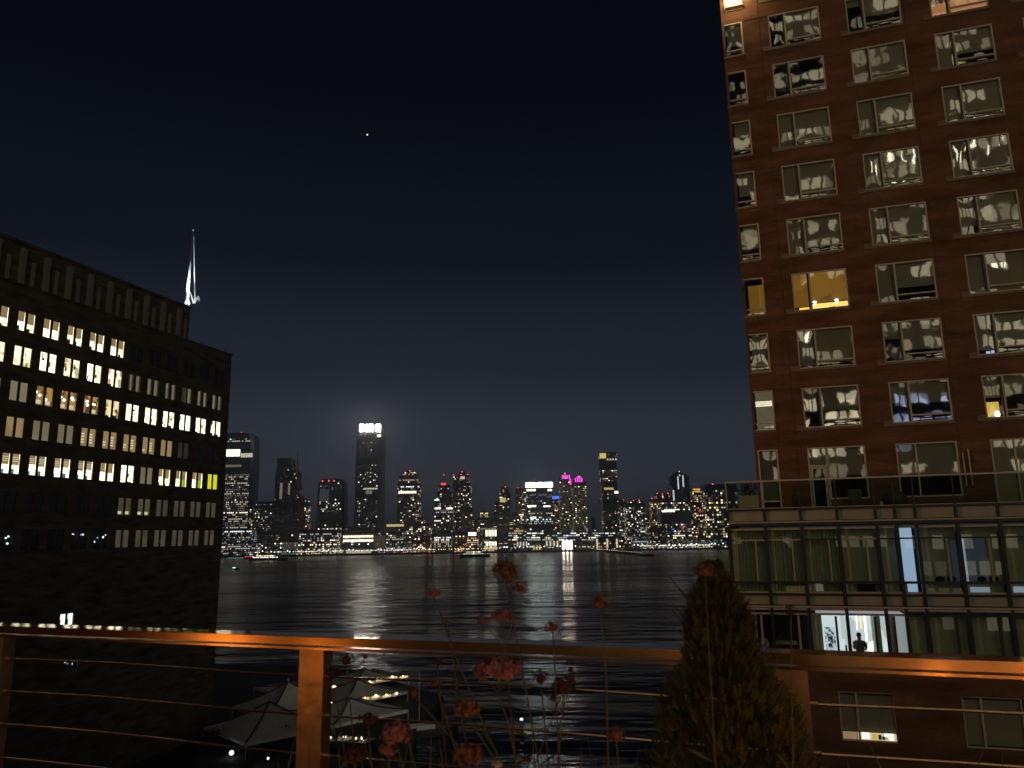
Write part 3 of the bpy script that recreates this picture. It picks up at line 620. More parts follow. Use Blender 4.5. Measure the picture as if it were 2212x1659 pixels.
r_ = boat("dark ferry with green and white deck lights moored below the billboard block", 999, 1052, 1203, 'ferry', 10, 2, ['glow_w_high', 'glow_w_mid', 'glow_ww_mid', 'glow_g_mid'], 9)
r_ = boat("party boat strung with dense white lights at the left end of the far shore", 549, 609, 1210, 'party_boat', 9, 2, ['glow_k_high', 'glow_w_high', 'glow_k_mid'], 16)
r_ = boat("small dark boat with one cool white light alone on the water near the stone block", 505, 516, 1231, 'motor_boat', 4.5, 1, ['spark_cool'], 1)
r_ = boat("low boat with red and white lamps left of the party boat", 531, 549, 1207, 'water_taxi', 7, 1, ['glow_r_high', 'glow_w_high'], 4)
f = MB()
p = onz(510, 1206, WATER)
g_ = thing('boat_landing', 'floating landing edged with turquoise lights at the far left shore', 'landing', (p.x, p.y, WATER), YAW)
MB().box(-14, 16, -2, 3, 0, .8, 'hull_black').build('deck', g_)
for i in range(10): MB().box(-13 + i * 3, -11.6 + i * 3, -2.3, -2.05, .15, 1.0, 'glow_t_mid').build('edge_light', g_)

# the point of light high in the sky
d_ = ray(793.5, 291).normalized() * 9000
mb = MB(); mb.ball((0, 0, 0), 5.5, 'glow_w_max', 10, 6, (1.5, 1, .75)); o = mb.build('bright_planet', None, tuple(d_)); o.rotation_euler = (0, radians(-25), YAW)
tag(o, 'single tiny white point of light high in the dark sky', 'planet')

# the night air: thin haze round the whole scene
hz_ = bpy.data.materials.new('night_air'); hz_.use_nodes = True; MATS['night_air'] = hz_; t = hz_.node_tree; t.nodes.clear()
o_ = t.nodes.new("ShaderNodeOutputMaterial"); vp = t.nodes.new("ShaderNodeVolumePrincipled"); vp.inputs['Color'].default_value = (.85, .9, 1, 1); vp.inputs['Density'].default_value = .00016; vp.inputs['Anisotropy'].default_value = .55
t.links.new(vp.outputs[0], o_.inputs['Volume'])
mb = MB(); mb.box(-6100, 6100, -1300, 9100, -45, 260, 'night_air'); stuff(mb.build('haze'))

# ================================================================== STONE BUILDING ON THE LEFT
XL = -76.93
sb = thing('stone_building', 'big dark stone building with rows of paired lit windows and a finned roof storey', 'building', (XL, 62.8, -27.05))
Z0 = 27.05
ROWS = [24.45, 20.5, 16.55, 12.58, 8.62, 4.5, .5]
PW, PH, PITCH_W = 2.16, 2.2, 3.26
def pw(a, z, d): return (-d, a, z + Z0)           # local to the building: a along the street from its first column
holes = []
for r_i, zc in enumerate(ROWS):
    for k in range(-3, 11): holes.append((k * PITCH_W - PW / 2, k * PITCH_W + PW / 2, zc - PH / 2, zc + PH / 2))
holes.append((8.15, 9.95, -9.2, -7.9)); holes.append((9.3, 11.2, -14.1, -12.9))
mb = MB(); wall_sheet(mb, -22, 35.3, -Z0, 28.35, holes, pw, .14, 'brown_stone')
mb.quad(pw(35.3, -Z0, 0), pw(35.3, -Z0, 40), pw(35.3, 28.35, 40), pw(35.3, 28.35, 0), 'brown_stone')
mb.quad(pw(-22, -Z0, 40), pw(-22, -Z0, 0), pw(-22, 28.35, 0), pw(-22, 28.35, 40), 'brown_stone')
mb.quad(pw(35.3, -Z0, 40), pw(-22, -Z0, 40), pw(-22, 28.35, 40), pw(35.3, 28.35, 40), 'brown_stone')
mb.build('wall', sb)
MB().box(-40, .12, -22, 35.42, Z0 + 28.35, Z0 + 28.6, 'brown_stone').build('parapet_coping', sb)
# roof storey with tall fins
mb = MB(); mb.box(-34, -.6, -22, 26.2, Z0 + 28.6, Z0 + 33.35, 'brown_stone'); mb.box(-34.2, -.45, -22, 26.35, Z0 + 33.35, Z0 + 33.75, 'brown_stone'); mb.build('roof_storey', sb)
fa = MB().box(-.6, -.05, -.23, .23, 0, 4.2, 'fin_stone').mesh('roof_fin'); fb = MB().box(-.6, -.3, -.16, .16, 0, 3.0, 'fin_stone').mesh('roof_fin')
for k in range(-6, 9):
    link('roof_fin', fa, sb, (0, k * 3.1 - 1.0, Z0 + 28.62)); link('roof_fin', fb, sb, (0, k * 3.1 + .5, Z0 + 28.62))
def pipe_frame(y, z):
    g_ = thing('roof_pipe', 'bent metal pipe frame standing on the dark roof left of the mast' if y > 6 else 'larger bent pipe frame with a hook standing on the dark roof', 'roof pipe', (XL - 6, 62.8 + y, z))
    MB().tube([(0, 0, 0), (0, 0, 1.2), (0, .25, 1.55), (0, 1.0, 1.5), (0, 1.25, 1.2), (0, 1.25, 0)], .09, 'metal_frame', 6).build('bent_pipe', g_)
    MB().tube([(0, 1.8, 0), (0, 1.8, 1.3)], .07, 'metal_frame', 6).build('post', g_)
    if y <= 6: MB().tube([(0, 1.5, 0), (0, 1.6, 2.4), (0, 2.0, 2.9)], .06, 'metal_frame', 6).build('hook', g_)
pipe_frame(3.6, 33.75); pipe_frame(8.0, 33.75)
for i in range(5):
    o = MB().box(-.1, .1, -.1, .1, 0, .9, 'metal_frame').build('roof_vent', None, (XL - 5, 62.8 - 4.2 + i * 1.25, 33.75)); tag(o, 'short metal vent stub in the row at the left end of the dark roof', 'roof vent', 'vent stubs on the dark roof')

# windows: one frame with a pier between two panes, a room behind
def frame_mesh():
    mb = MB(); t_ = .035; a0, a1, z0, z1 = -PW / 2, PW / 2, -PH / 2, PH / 2
    mb.box(-.13, -.03, -.11, .11, z0, z1, 'brown_stone')
    for (p, q) in ((a0, -.13), (.13, a1)):
        mb.box(-.11, -.06, p, p + t_, z0, z1, 'dark_frame'); mb.box(-.11, -.06, q - t_, q, z0, z1, 'dark_frame')
        mb.box(-.11, -.06, p + t_, q - t_, z0, z0 + t_, 'dark_frame'); mb.box(-.11, -.06, p + t_, q - t_, z1 - t_, z1, 'dark_frame')
    return mb.mesh('window')
glass_mat('pane_glass', (.95, 1, .95), .10, 0, .0)
FM = frame_mesh()
mb = MB(); mb.quad((-.085, -.46, -PH / 2 + .03), (-.085, .46, -PH / 2 + .03), (-.085, .46, PH / 2 - .03), (-.085, -.46, PH / 2 - .03), 'pane_glass'); PM = mb.mesh('pane')
def room_mesh(kind, r):
    """what shows behind the two panes"""
    mb = MB(); z0, z1 = -PH / 2, PH / 2
    def q(a0, a1, b0, b1, d, mat): mb.quad((-d, a0, z0 + b0 * PH), (-d, a1, z0 + b0 * PH), (-d, a1, z0 + b1 * PH), (-d, a0, z0 + b1 * PH), mat)
    W = PW / 2 + .58
    q(-W, W, -.2, 1.2, .46, {'bright': 'room_bright', 'half': 'room_bright', 'room': 'room_white', 'warm': 'room_warm', 'orange': 'room_orange', 'tan': 'blind_tan', 'tanlight': 'blind_tan', 'pale': 'blind_pale', 'dim': 'blind_dim', 'dimlight': 'blind_dim', 'pane': 'blind_faint',
                          'yellow': 'room_yellow', 'halfyellow': 'room_bright', 'teal': 'room_bright', 'dark': 'dark_room', 'spark': 'dark_room', 'halfdim': 'blind_faint', 'faint': 'blind_faint', 'lowwhite': 'spark_white'}[kind])
    P_ = [(-PW / 2, -.13), (.13, PW / 2)]
    for i, (a0, a1) in enumerate(P_):
        w = a1 - a0
        if kind in ('half', 'teal', 'halfyellow'):
            b = .5 + r.uniform(-.06, .08); q(a0 - .1, a1 + .1, b, 1.1, .36, 'blind_tan')
            if kind == 'teal' and r.random() < .9: q(a0, a0 + w * r.uniform(.4, 1), 0, .2 + .06 * r.random(), .42, 'room_teal')
            if kind == 'teal':
                for j in range(3): q(a0 + .05, a1 - .05, .62 + j * .1, .655 + j * .1, .34, 'shelf_light')
            if kind == 'halfyellow' and i == 1: q(a0, a1 + .2, -.05, b, .42, 'room_lime')
            if kind == 'half' and r.random() < .6: q(a0 + w * r.uniform(.1, .5), a0 + w * r.uniform(.55, .9), 0, r.uniform(.15, .35), .42, 'shelf_dark')
        elif kind in ('room', 'bright', 'warm'):
            for j in range(r.randint(2, 4)):
                p = a0 + r.uniform(0, .7) * w; q(p, p + r.uniform(.1, .4) * w, (c := r.uniform(0, .8)), c + r.uniform(.06, .3), 0.42 - .012 * j, r.choice(['shelf_dark', 'blind_tan', 'shelf_light', 'blind_dim', 'room_bright', 'blind_pale']))
            if r.random() < .5: q(a0, a1, .0, r.uniform(.08, .2), .43, 'shelf_dark')
        elif kind == 'orange':
            for j in range(2): mb.ball((-.34, a0 + r.uniform(.15, .85) * w, z0 + r.uniform(.35, .85) * PH), .15, 'globe_lamp', 8, 5)
            q(a0, a0 + w * .35, 0, 1, .43, 'shelf_dark')
            if r.random() < .6: q(a0 + .1, a1, .1, .3, .42, 'shelf_light')
        elif kind == 'tanlight':
            for j in range(4): q(a0 + .25 * w, a0 + .85 * w, .2 + j * .15, .29 + j * .15, .40, 'shelf_light') if (i == 1 or r.random() < .6) else None
        elif kind == 'dimlight':
            q(a0, a1, .08, .24, .4, 'shelf_light')
        elif kind == 'halfdim':
            q(a1 - w * r.uniform(.3, .55), a1, 0, 1, .4, 'blind_pale')
            if r.random() < .6: q(a0, a0 + w * .5, .1, .5, .4, 'dark_room')
        elif kind == 'pane' and i == 1: q(a0, a1, 0, 1, .4, 'blind_pale')
        elif kind == 'spark':
            for j in range(3): mb.ball((-.36, a0 + r.uniform(.1, .9) * w, z0 + r.uniform(.3, .8) * PH), r.uniform(.06, .13), 'spark_white' if r.random() < .5 else 'spark_cool', 6, 4)
        if kind == 'lowwhite': q(a0 + .1, a0 + w * .6, 0, .5, .4, 'blind_dim')
    return mb.mesh('room')
PLAN = {0: ['half'] * 8 + ['dark'] * 6,
        1: ['room'] * 6 + ['bright', 'room', 'halfdim', 'halfdim', 'halfdim', 'pane', 'halfdim', 'halfdim'],
        2: ['room', 'room', 'pale', 'pale', 'orange', 'orange', 'orange', 'warm', 'bright', 'bright', 'bright', 'bright', 'bright', 'bright'],
        3: ['tan', 'tan', 'tan', 'tan', 'pale', 'pale', 'tanlight', 'tanlight', 'tanlight', 'tanlight', 'tan', 'faint', 'dark', 'dark'],
        4: ['teal', 'teal', 'teal', 'teal', 'teal', 'teal', 'teal', 'half', 'bright', 'pale', 'half', 'halfyellow', 'halfyellow', 'yellow'],
        5: ['dark'] * 8 + ['dimlight', 'dimlight', 'dim', 'dim', 'dim', 'dim'],
        6: ['dark', 'dark', 'dark', 'spark', 'dark', 'dark', 'spark', 'spark', 'dim', 'dim', 'dim', 'dim', 'dim', 'dim']}
PLAN[1][4] = 'bright'
for r_i, zc in enumerate(ROWS):
    for k in range(-3, 11):
        kind = PLAN[r_i][k + 3]
        w_ = link('window', FM, sb, (0, k * PITCH_W, zc + Z0))
        for s_ in (-1, 1): link('pane', PM, w_, (0, s_ * .60, 0))
        if kind == 'yellow' : pass
        link('room', room_mesh(kind, rng), w_)
w_ = link('window', FM, sb, (0, 9.05, -8.55 + Z0)); w_.scale = (1, .87, .6)
link('pane', PM, w_, (0, -.58, 0)); link('pane', PM, w_, (0, .58, 0)); link('room', room_mesh('lowwhite', rng), w_)
w_ = link('window', FM, sb, (0, 10.25, -13.5 + Z0)); w_.scale = (1, .9, .55)
link('pane', PM, w_, (0, -.58, 0)); link('pane', PM, w_, (0, .58, 0)); link('room', room_mesh('spark', rng), w_)

# floodlit mast on the roof corner
mx_, my_, mz_ = XL - 3.5, 62.8 + 26.4, 33.75
p0 = onx(403, 655, XL - 3.5); p1 = onx(417.5, 497, XL - 3.5)
g_ = thing('roof_mast', 'white tapering mast lit from below with a thin pole and curved banner at its foot', 'mast', tuple(p0))
MB().tube([(0, 0, -1.2), tuple((p1 - p0) * .45), tuple(p1 - p0)], [.34, .17, .08], 'white_paint', 10).build('pole', g_, smooth=True)
MB().ball(tuple(p1 - p0), .14, 'white_paint', 8, 6).build('finial', g_)
q0 = onx(421, 655, XL - 3.5) - p0; q1 = onx(418.5, 510, XL - 3.5) - p0
MB().tube([tuple(q0), tuple(q1)], [.12, .03], 'white_paint', 6).build('slim_pole', g_)
MB().tube([tuple(onx(418, 655, XL - 3.5) - p0), tuple(onx(410, 628, XL - 3.5) - p0)], [.14, .06], 'white_paint', 6).build('brace', g_)
mb = MB(); prev = None
for i in range(9):
    a_ = i / 8; u_ = 419.5 + 12 * a_; v_ = 654 - 11 * sin(min(1, a_ * 1.25) * pi / 2) + (4 if a_ > .85 else 0); h_ = .35 + .35 * sin(a_ * pi * .8)
    c = onx(u_, v_, XL - 3.5) - p0; cur = (c + Vector((.05 * sin(i * 2), 0, h_ / 2)), c - Vector((0, 0, h_ / 2)))
    if prev: mb.quad(prev[1], cur[1], cur[0], prev[0], 'white_paint')
    prev = cur
mb.build('banner', g_, smooth=True)
L = bpy.data.lights.new('mast_floodlight', 'SPOT'); L.energy = 9000; L.spot_size = radians(50); L.spot_blend = .6; L.color = (.88, .95, 1); L.shadow_soft_size = .15
lo = bpy.data.objects.new('mast_floodlight', L); COL.objects.link(lo); lo.location = p0 + Vector((1.5, -.9, -1.0)); lo.rotation_euler = (p1 - p0 + Vector((-1.3, .8, 1))).to_track_quat('-Z', 'Y').to_euler()
L = bpy.data.lights.new('mast_spill', 'POINT'); L.energy = 260; L.color = (.88, .95, 1); L.shadow_soft_size = .2
lo = bpy.data.objects.new('mast_spill', L); COL.objects.link(lo); lo.location = p0 + Vector((1.6, .3, .2))
fl = thing('roof_floodlight', 'small glaring floodlight at the foot of the white roof mast', 'floodlight', tuple(p0 + Vector((.3, -.15, -.35))))
MB().box(-.25, .25, -.25, .25, -.5, .1, 'dark_metal').build('housing', fl); MB().ball((0, 0, .30), .36, 'glow_c_max', 10, 6).build('lens', fl)

# ================================================================== BRICK TOWER ON THE RIGHT
YT = 41.8
bt = thing('brick_tower', 'tall red brick apartment tower with wide metal framed windows rising on the right', 'building', (0, YT, -27.05))
def pt(a, z, d): return (a, d, z + Z0)
TOPS = [32.08 + 3.1 * 2, 32.08 + 3.1, 32.08] + [28.98 - 3.1 * i for i in range(9)]
CX = [2.43, 6.52, 10.63, 14.72]
WW, WH = 2.71, 2.1
holes = []
for zt in TOPS:
    for cx in CX:
        if zt < 5: continue
        holes.append((cx, cx + WW, zt - WH, zt))
holes += [(2.43, 3.35, 1.0, 4.18), (3.35, 5.14, 1.55, 4.18), (6.52, 9.23, 1.55, 4.18), (10.63, 13.34, 1.0, 4.18), (14.72, 17.43, 1.0, 4.18)]
mb = MB(); wall_sheet(mb, 1.12, 22, .9, 42, holes, pt, .16, 'red_brick')
mb.quad(pt(22, .9, 0), pt(22, .9, 24), pt(22, 42, 24), pt(22, 42, 0), 'red_brick'); mb.quad(pt(22, .9, 24), pt(-.1, .9, 24), pt(-.1, 42, 24), pt(22, 42, 24), 'red_brick'); mb.quad(pt(22, 42, 0), pt(22, 42, 24), pt(-.1, 42, 24), pt(-.1, 42, 0), 'red_brick')
# corner bay with windows that turn the corner, set back a little
cz = [(zt - WH, zt) for zt in TOPS if zt > 5 and not (30 < zt < 34)] + [(1.0, 4.18)]
hol2 = [(.02, 1.02, a_, b_) for a_, b_ in cz]
wall_sheet(mb, -.1, 1.12, .9, 42, hol2, lambda a, z, d: pt(a, z, d + .07), .16, 'red_brick')
def side(a, z, d): return (-.1 + d, a + .07, z + Z0)
wall_sheet(mb, 0, 24, .9, 42, [(.15, 1.3, a_, b_) for a_, b_ in cz], side, .16, 'red_brick')
mb.quad(pt(1.12, .9, 0), pt(1.12, .9, .07), pt(1.12, 42, .07), pt(1.12, 42, 0), 'red_brick')
mb.build('wall', bt)
# courses: slightly proud joint lines at the window heads and an upright joint
mb = MB()
for zt in TOPS: mb.box(1.14, CX[0] - .03, -.03, .02, zt + Z0 - .03, zt + Z0 + .04, 'red_brick'); 
mb.build('brick_ledge', bt)
for i, x in enumerate((9.35, 1.95)):
    MB().box(x - .012, x + .012, -.012, .01, Z0 + 1, Z0 + 42, 'dark_frame').build('movement_joint', bt)

glass_mat('tower_glass', (1, 1, .92), .14, .022, .0030, 1.1)
glass_mat('curtain_wall_glass', (.9, 1, .9), .035, .0, .0012, .5)
def pane_mesh(w, h, a, n=6):
    mb = MB(); V = lambda i, j: (w * i / n, -a * (1 - (2 * i / n - 1) ** 2) * (1 - (2 * j / n - 1) ** 2), h * j / n)
    for i in range(n):
        for j in range(n): mb.quad(V(i, j), V(i + 1, j), V(i + 1, j + 1), V(i, j + 1), 'tower_glass')
    me = mb.mesh('pane', True)
    b_ = bmesh.new(); b_.from_mesh(me); bmesh.ops.remove_doubles(b_, verts=b_.verts, dist=1e-4); b_.to_mesh(me); b_.free(); return me
MX, BAR = .88, .36
NARROW = [pane_mesh(MX - .12, WH - .16, a_) for a_ in (.0015, .003, -.002, .004)]
LARGE = [pane_mesh(WW - MX - .14, WH - BAR - .12, a_) for a_ in (.0008, .0016, -.0012, .0022)]
STRIP = [pane_mesh(WW - MX - .14, BAR - .14, a_) for a_ in (.001, .002)]
CORN = [pane_mesh(.86, WH - BAR - .12, a_) for a_ in (.002, -.002, .004)]
def tower_frame():
    mb = MB(); t_ = .07
    mb.box(0, t_, .02, .12, 0, WH, 'metal_frame'); mb.box(WW - t_, WW, .02, .12, 0, WH, 'metal_frame')
    mb.box(t_, WW - t_, .02, .12, WH - t_, WH, 'metal_frame'); mb.box(t_, WW - t_, .02, .12, 0, t_, 'metal_frame')
    mb.box(MX - .03, MX + .05, .0, .12, t_, WH - t_, 'metal_frame'); mb.box(MX + .05, WW - t_, .01, .12, BAR - .03, BAR + .04, 'metal_frame')
    mb.box(MX - .12, MX - .03, .04, .12, t_, WH - t_, 'dark_frame')
    return mb.mesh('window')
TF = tower_frame()
SILL = MB().box(-.40, WW + .03, -.06, .02, -.13, 0, 'stone_sill'); SILL.box(-.40, -.02, -.058, .02, 0, .16, 'stone_sill'); SILL = SILL.mesh('sill')
mb = MB(); d_ = 1.4
mb.quad((-.3, d_, -.2), (WW + .3, d_, -.2), (WW + .3, d_, WH + .2), (-.3, d_, WH + .2), 'dark_room'); mb.quad((-.3, .18, -.2), (WW + .3, .18, -.2), (WW + .3, d_, -.2), (-.3, d_, -.2), 'dark_room')
mb.quad((-.3, .18, WH + .2), (-.3, d_, WH + .2), (WW + .3, d_, WH + .2), (WW + .3, .18, WH + .2), 'dark_room')
mb.quad((-.3, .18, -.2), (-.3, d_, -.2), (-.3, d_, WH + .2), (-.3, .18, WH + .2), 'dark_room'); mb.quad((WW + .3, .18, -.2), (WW + .3, .18, WH + .2), (WW + .3, d_, WH + .2), (WW + .3, d_, -.2), 'dark_room')
ROOM = mb.mesh('room')
emit_varied('amber_room', (1, .48, .06), .17, 1.0, .3); emit('amber_strip', (1, .60, .12), 1.7); emit('peach_room', (1, .43, .17), .42); emit('bulb_white', (1, .9, .66), 14, True)
emit('night_light_blue', (.45, .65, 1), 1.0); emit('lamp_yellow', (1, .66, .12), .75); emit('slat_lit', (1, .84, .55), .16); emit('slat_hot', (1, .9, .7), 1.5)
emit('strip_silver', (1, .97, .85), 1.5)
def tower_window(cx, zt, style='plain', drop=None, dropn=None):
    w_ = link('window', TF, bt, (cx, 0, zt - WH + Z0)); link('sill', SILL, w_); link('room', ROOM, w_)
    link('pane', rng.choice(NARROW), w_, (.075, .08, .075)); link('pane', rng.choice(LARGE), w_, (MX + .06, .08, BAR + .05)); link('pane', rng.choice(STRIP), w_, (MX + .06, .08, .075))
    for ch_ in w_.children:
        if ch_.name.startswith('pane'): ch_.rotation_euler = (rng.gauss(0, .0035), 0, rng.gauss(0, .0035))
    drop = drop if drop is not None else rng.choice([.62, .72, .80, 1, 1, 1, .9]); dropn = dropn if dropn is not None else rng.choice([.75, 1, 1, 1])
    mat = {'amber': 'amber_room', 'slats': 'shade_cloth'}.get(style, 'shade_cloth')
    if style == 'amber': drop, dropn = .79, .88
    if style == 'peach': drop, dropn = .55, .58
    for a0, a1, dr in ((MX + .02, WW + .1, drop), (-.1, MX - .04, dropn)):
        if dr > 0:
            mb = MB(); mb.box(a0, a1, .20, .21, WH * (1 - dr), WH + .05, mat); mb.box(a0, a1, .19, .22, WH * (1 - dr) - .03, WH * (1 - dr), 'dark_frame' if style == 'amber' else mat); mb.build('blind', w_)
    if style == 'amber':
        mb = MB(); mb.box(.3, WW, .5, .52, -.1, WH, 'amber_strip'); mb.box(1.75, 2.05, .4, .45, 0, .2, 'shelf_dark'); mb.build('lit_wall', w_)
        for a_ in (1.05, 2.12): MB().ball((a_, .14, .40), .10, 'bulb_white', 12, 8).build('light_bulb', w_)
    if style == 'peach': MB().box(-.2, WW + .2, .8, .82, -.1, WH, 'peach_room').build('lit_wall', w_)
    if style == 'slats':
        mb = MB()
        for i in range(26): mb.box(.02, WW - .02, .165, .19, WH * .42 + i * .047, WH * .42 + i * .047 + .03, 'shade_cloth')
        stuff(mb.build('blind_slats', w_))
    if style == 'bluelamp':
        MB().box(.45, .62, .3, .34, .1, .24, 'night_light_blue').build('night_light', w_); MB().box(.67, .80, .3, .34, .1, .26, 'night_light_blue').build('night_light', w_)
    if style == 'yellowlamp':
        MB().box(.12, .72, .5, .52, .05, .85, 'lamp_yellow').build('lit_wall', w_); MB().ball((.55, .3, .22), .12, 'globe_lamp', 10, 6, (1, 1, 1.4)).build('lamp', w_)
    return w_
SPEC = {(0, 13.48): ('amber', None, None), (2, 32.08 - 3.1): ('peach', None, None), (0, 7.28): ('slats', .52, .52), (1, 7.28): ('plain', .52, .5), (2, 10.38): ('bluelamp', .7, .85), (2, 7.28): ('yellowlamp', .45, .5),
        (0, 28.98): ('plain', .75, 0.0), (0, 25.88): ('plain', .0, .0), (1, 32.08): ('plain', .7, .6), (1, 28.98): ('plain', .55, .2), (1, 10.38): ('plain', .7, .4), (0, 10.38): ('plain', .88, .9)}
for zt in TOPS:
    for c, cx in enumerate(CX):
        if zt < 5: continue
        sp_ = next((v for (kc, kz), v in SPEC.items() if kc == c and abs(kz - zt) < .2), None)
        if sp_ is None and c == 2 and abs(zt - 28.98) < .2: sp_ = ('peach', None, None)
        tower_window(cx, zt, *(sp_ or ()))
# corner windows
mb = MB(); t_ = .06
mb.box(.94, 1.02, .06, .17, 0, WH, 'metal_frame'); mb.box(.02, .94, .06, .17, WH - t_, WH, 'metal_frame'); mb.box(.02, .94, .06, .17, 0, t_, 'metal_frame'); mb.box(.05, .94, .07, .17, BAR - .03, BAR + .04, 'metal_frame')
mb.box(-.06, .05, .09, .2, 0, WH, 'dark_frame'); mb.box(-.05, .03, .2, 1.36, 0, t_, 'dark_frame'); mb.box(-.05, .03, .2, 1.36, WH - t_, WH, 'dark_frame')
CF = mb.mesh('corner_window')
mb = MB(); mb.quad((.0, 1.5, -.1), (1.2, 1.5, -.1), (1.2, 1.5, WH + .1), (0, 1.5, WH + .1), 'dark_room'); CR = mb.mesh('room')
CSILL = MB().box(-.12, 1.06, .0, .09, -.10, 0, 'stone_sill').mesh('sill')
for zt in TOPS:
    if zt < 5 or 30 < zt < 34: continue
    w_ = link('corner_window', CF, bt, (0, 0, zt - WH + Z0)); link('sill', CSILL, w_); link('room', CR, w_)
    link('pane', rng.choice(CORN), w_, (.06, .13, BAR + .05)); link('pane', STRIP[0], w_, (.06, .13, .075)).scale = (.52, 1, 1)
    mb = MB()
    if abs(zt - 13.48) < .2: mb.box(.2, 1.1, .4, .42, .2, WH * .85, 'amber_room'); mb.build('blind', w_)
    elif abs(zt - 7.28) < .2:
        for i in range(34): mb.box(.12, 1.0, .22, .24, .08 + i * .058, .08 + i * .058 + .036, 'slat_hot' if 21 <= i <= 25 else 'slat_lit')
        stuff(mb.build('blind_slats', w_)); MB().box(.1, 1.1, .6, .62, 0, WH, 'dark_room').build('back_wall', w_)
    elif abs(zt - 25.88) < .2: pass
    else: mb.box(.15, 1.05, .25, .26, WH * rng.choice([0, .1, .35]), WH, 'shade_cloth'); mb.build('blind', w_)
# terrace doors and windows of the lowest tower floor
def glazed(x0, x1, z0, z1, name='window', bars=(), hbars=(), drop=.5, door=False):
    mb = MB(); t_ = .07; w, h = x1 - x0, z1 - z0
    for a_ in (0, w - t_): mb.box(a_, a_ + t_, .02, .12, 0, h, 'metal_frame')
    mb.box(t_, w - t_, .02, .12, h - t_, h, 'metal_frame'); mb.box(t_, w - t_, .02, .12, 0, t_, 'metal_frame')
    for bx_ in bars: mb.box(bx_ - .035, bx_ + .035, .02, .12, t_, h - t_, 'metal_frame')
    for (za, a0, a1) in hbars: mb.box(a0, a1, .02, .12, za - .04, za + .04, 'metal_frame')
    if door:
        mb.box(.10, .19, .0, .10, t_, door, 'metal_frame'); mb.box(w - .19, w - .10, .0, .10, t_, door, 'metal_frame'); mb.box(.19, w - .19, .0, .10, door - .1, door, 'metal_frame')
    w_ = mb.build(name, bt, (x0, 0, z0 + Z0))
    me = pane_mesh(w - .1, h - .1, .001); link('pane', me, w_, (.05, .085, .05))
    if drop: MB().box(-.05, w + .05, .2, .21, h * (1 - drop), h, 'shade_cloth').build('blind', w_)
    MB().box(-.2, w + .2, 1.4, 1.42, -.1, h + .1, 'dark_room').build('room', w_)
    return w_
w_ = glazed(2.43, 3.35, 1.0, 4.18, 'terrace_door', (), ((2.25, .07, .85),), .27, 2.2); MB().box(.1, .16, -.02, .0, 1.0, 1.3, 'metal_frame').build('handle', w_)
glazed(3.35, 5.14, 1.55, 4.18, 'window', (), (), .55); glazed(6.52, 9.23, 1.55, 4.18, 'window', (.9,), (), .62); glazed(10.63, 13.34, 1.0, 4.18, 'window', (1.0,), (), .95); glazed(14.72, 17.43, 1.0, 4.18, 'window', (1.0,), (), .9)
w_ = MB(); w_.box(.94, 1.02, .06, .17, 0, 3.18, 'metal_frame'); w_.box(.02, .94, .06, .17, 3.1, 3.18, 'metal_frame'); w_.box(.02, .94, .06, .17, .5, .58, 'metal_frame'); w_.box(.02, .94, .06, .17, 0, .08, 'metal_frame'); w_.box(.03, .1, .06, .17, .08, 3.1, 'metal_frame')
w_ = w_.build('corner_window', bt, (0, 0, 1.0 + Z0)); link('pane', pane_mesh(.84, 3.0, .001), w_, (.08, .13, .08)); MB().box(0, 1.1, 1.2, 1.22, -.1, 3.2, 'dark_room').build('room', w_)
mb = MB()
for i in range(14): mb.tube([(.12 + .06 * i, .35 + .04 * (i % 2), .6), (.12 + .062 * i, .33 + .05 * (i % 2), 3.1)], .03, 'curtain_cloth', 5)
mb.build('curtain', w_)
for x, z1 in ((9.40, 3.6), (9.65, 3.75)): MB().tube([(x, -.08, 2.0 + Z0), (x, -.08, z1 + Z0)], .035, 'metal_frame', 6).build('drain_pipe', bt)

# louvred wall lamp high on the corner
wl = thing('wall_lamp', 'glaring louvred wall lamp high on the left corner of the brick tower', 'wall lamp', (.66, YT + .05, 30.3))
MB().box(-.5, .5, -.28, 0, -.42, -.36, 'metal_frame').build('bracket', wl)
emit('lamp_louvre', (1, .72, .30), 2.6, True); emit('lamp_hot', (1, .88, .62), 9, True)
MB().box(-.45, .45, -.25, -.02, -.33, -.10, 'lamp_louvre').build('louvre', wl); MB().box(-.36, .36, -.24, -.02, .0, .25, 'lamp_hot').build('louvre', wl); MB().box(-.45, .45, -.22, -.02, .33, .55, 'lamp_louvre').build('louvre', wl)
MB().box(-.55, .55, -.02, .05, -.5, .7, 'metal_frame').build('back_plate', wl)
Lp = bpy.data.lights.new('wall_lamp_light', 'POINT'); Lp.energy = 130; Lp.color = (1, .72, .36); Lp.shadow_soft_size = .3
lo = bpy.data.objects.new('wall_lamp_light', Lp); COL.objects.link(lo); lo.location = (.66, YT - .9, 30.2)

# ================================================================== GLASS FRONTED LOWER BLOCK
YG = 38.0
gb = thing('glass_block', 'dark glass fronted block with a railed terrace at the foot of the brick tower', 'building', (0, YG, -27.05))
BX = [-1.52, .12, 1.69, 3.24, 4.82, 5.61, 6.41, 8.0, 9.6, 11.2, 12.8, 14.4, 16.0]
def gbox(name, x0, x1, y0, y1, z0, z1, mat, parent=gb): return MB().box(x0, x1, y0, y1, z0 + Z0, z1 + Z0, mat).build(name, parent)
# slabs and side wall
mb = MB()
for za, zb in ((.28, .98), (-3.44, -2.72), (-7.0, -6.35)): mb.box(-1.45, 22, .30, 8.0, za + Z0, zb + Z0, 'dark_frame')
mb.box(-1.5, -1.4, .3, 8, -5.29 + Z0, .28 + Z0, 'dark_frame'); mb.build('floor_slab', gb)
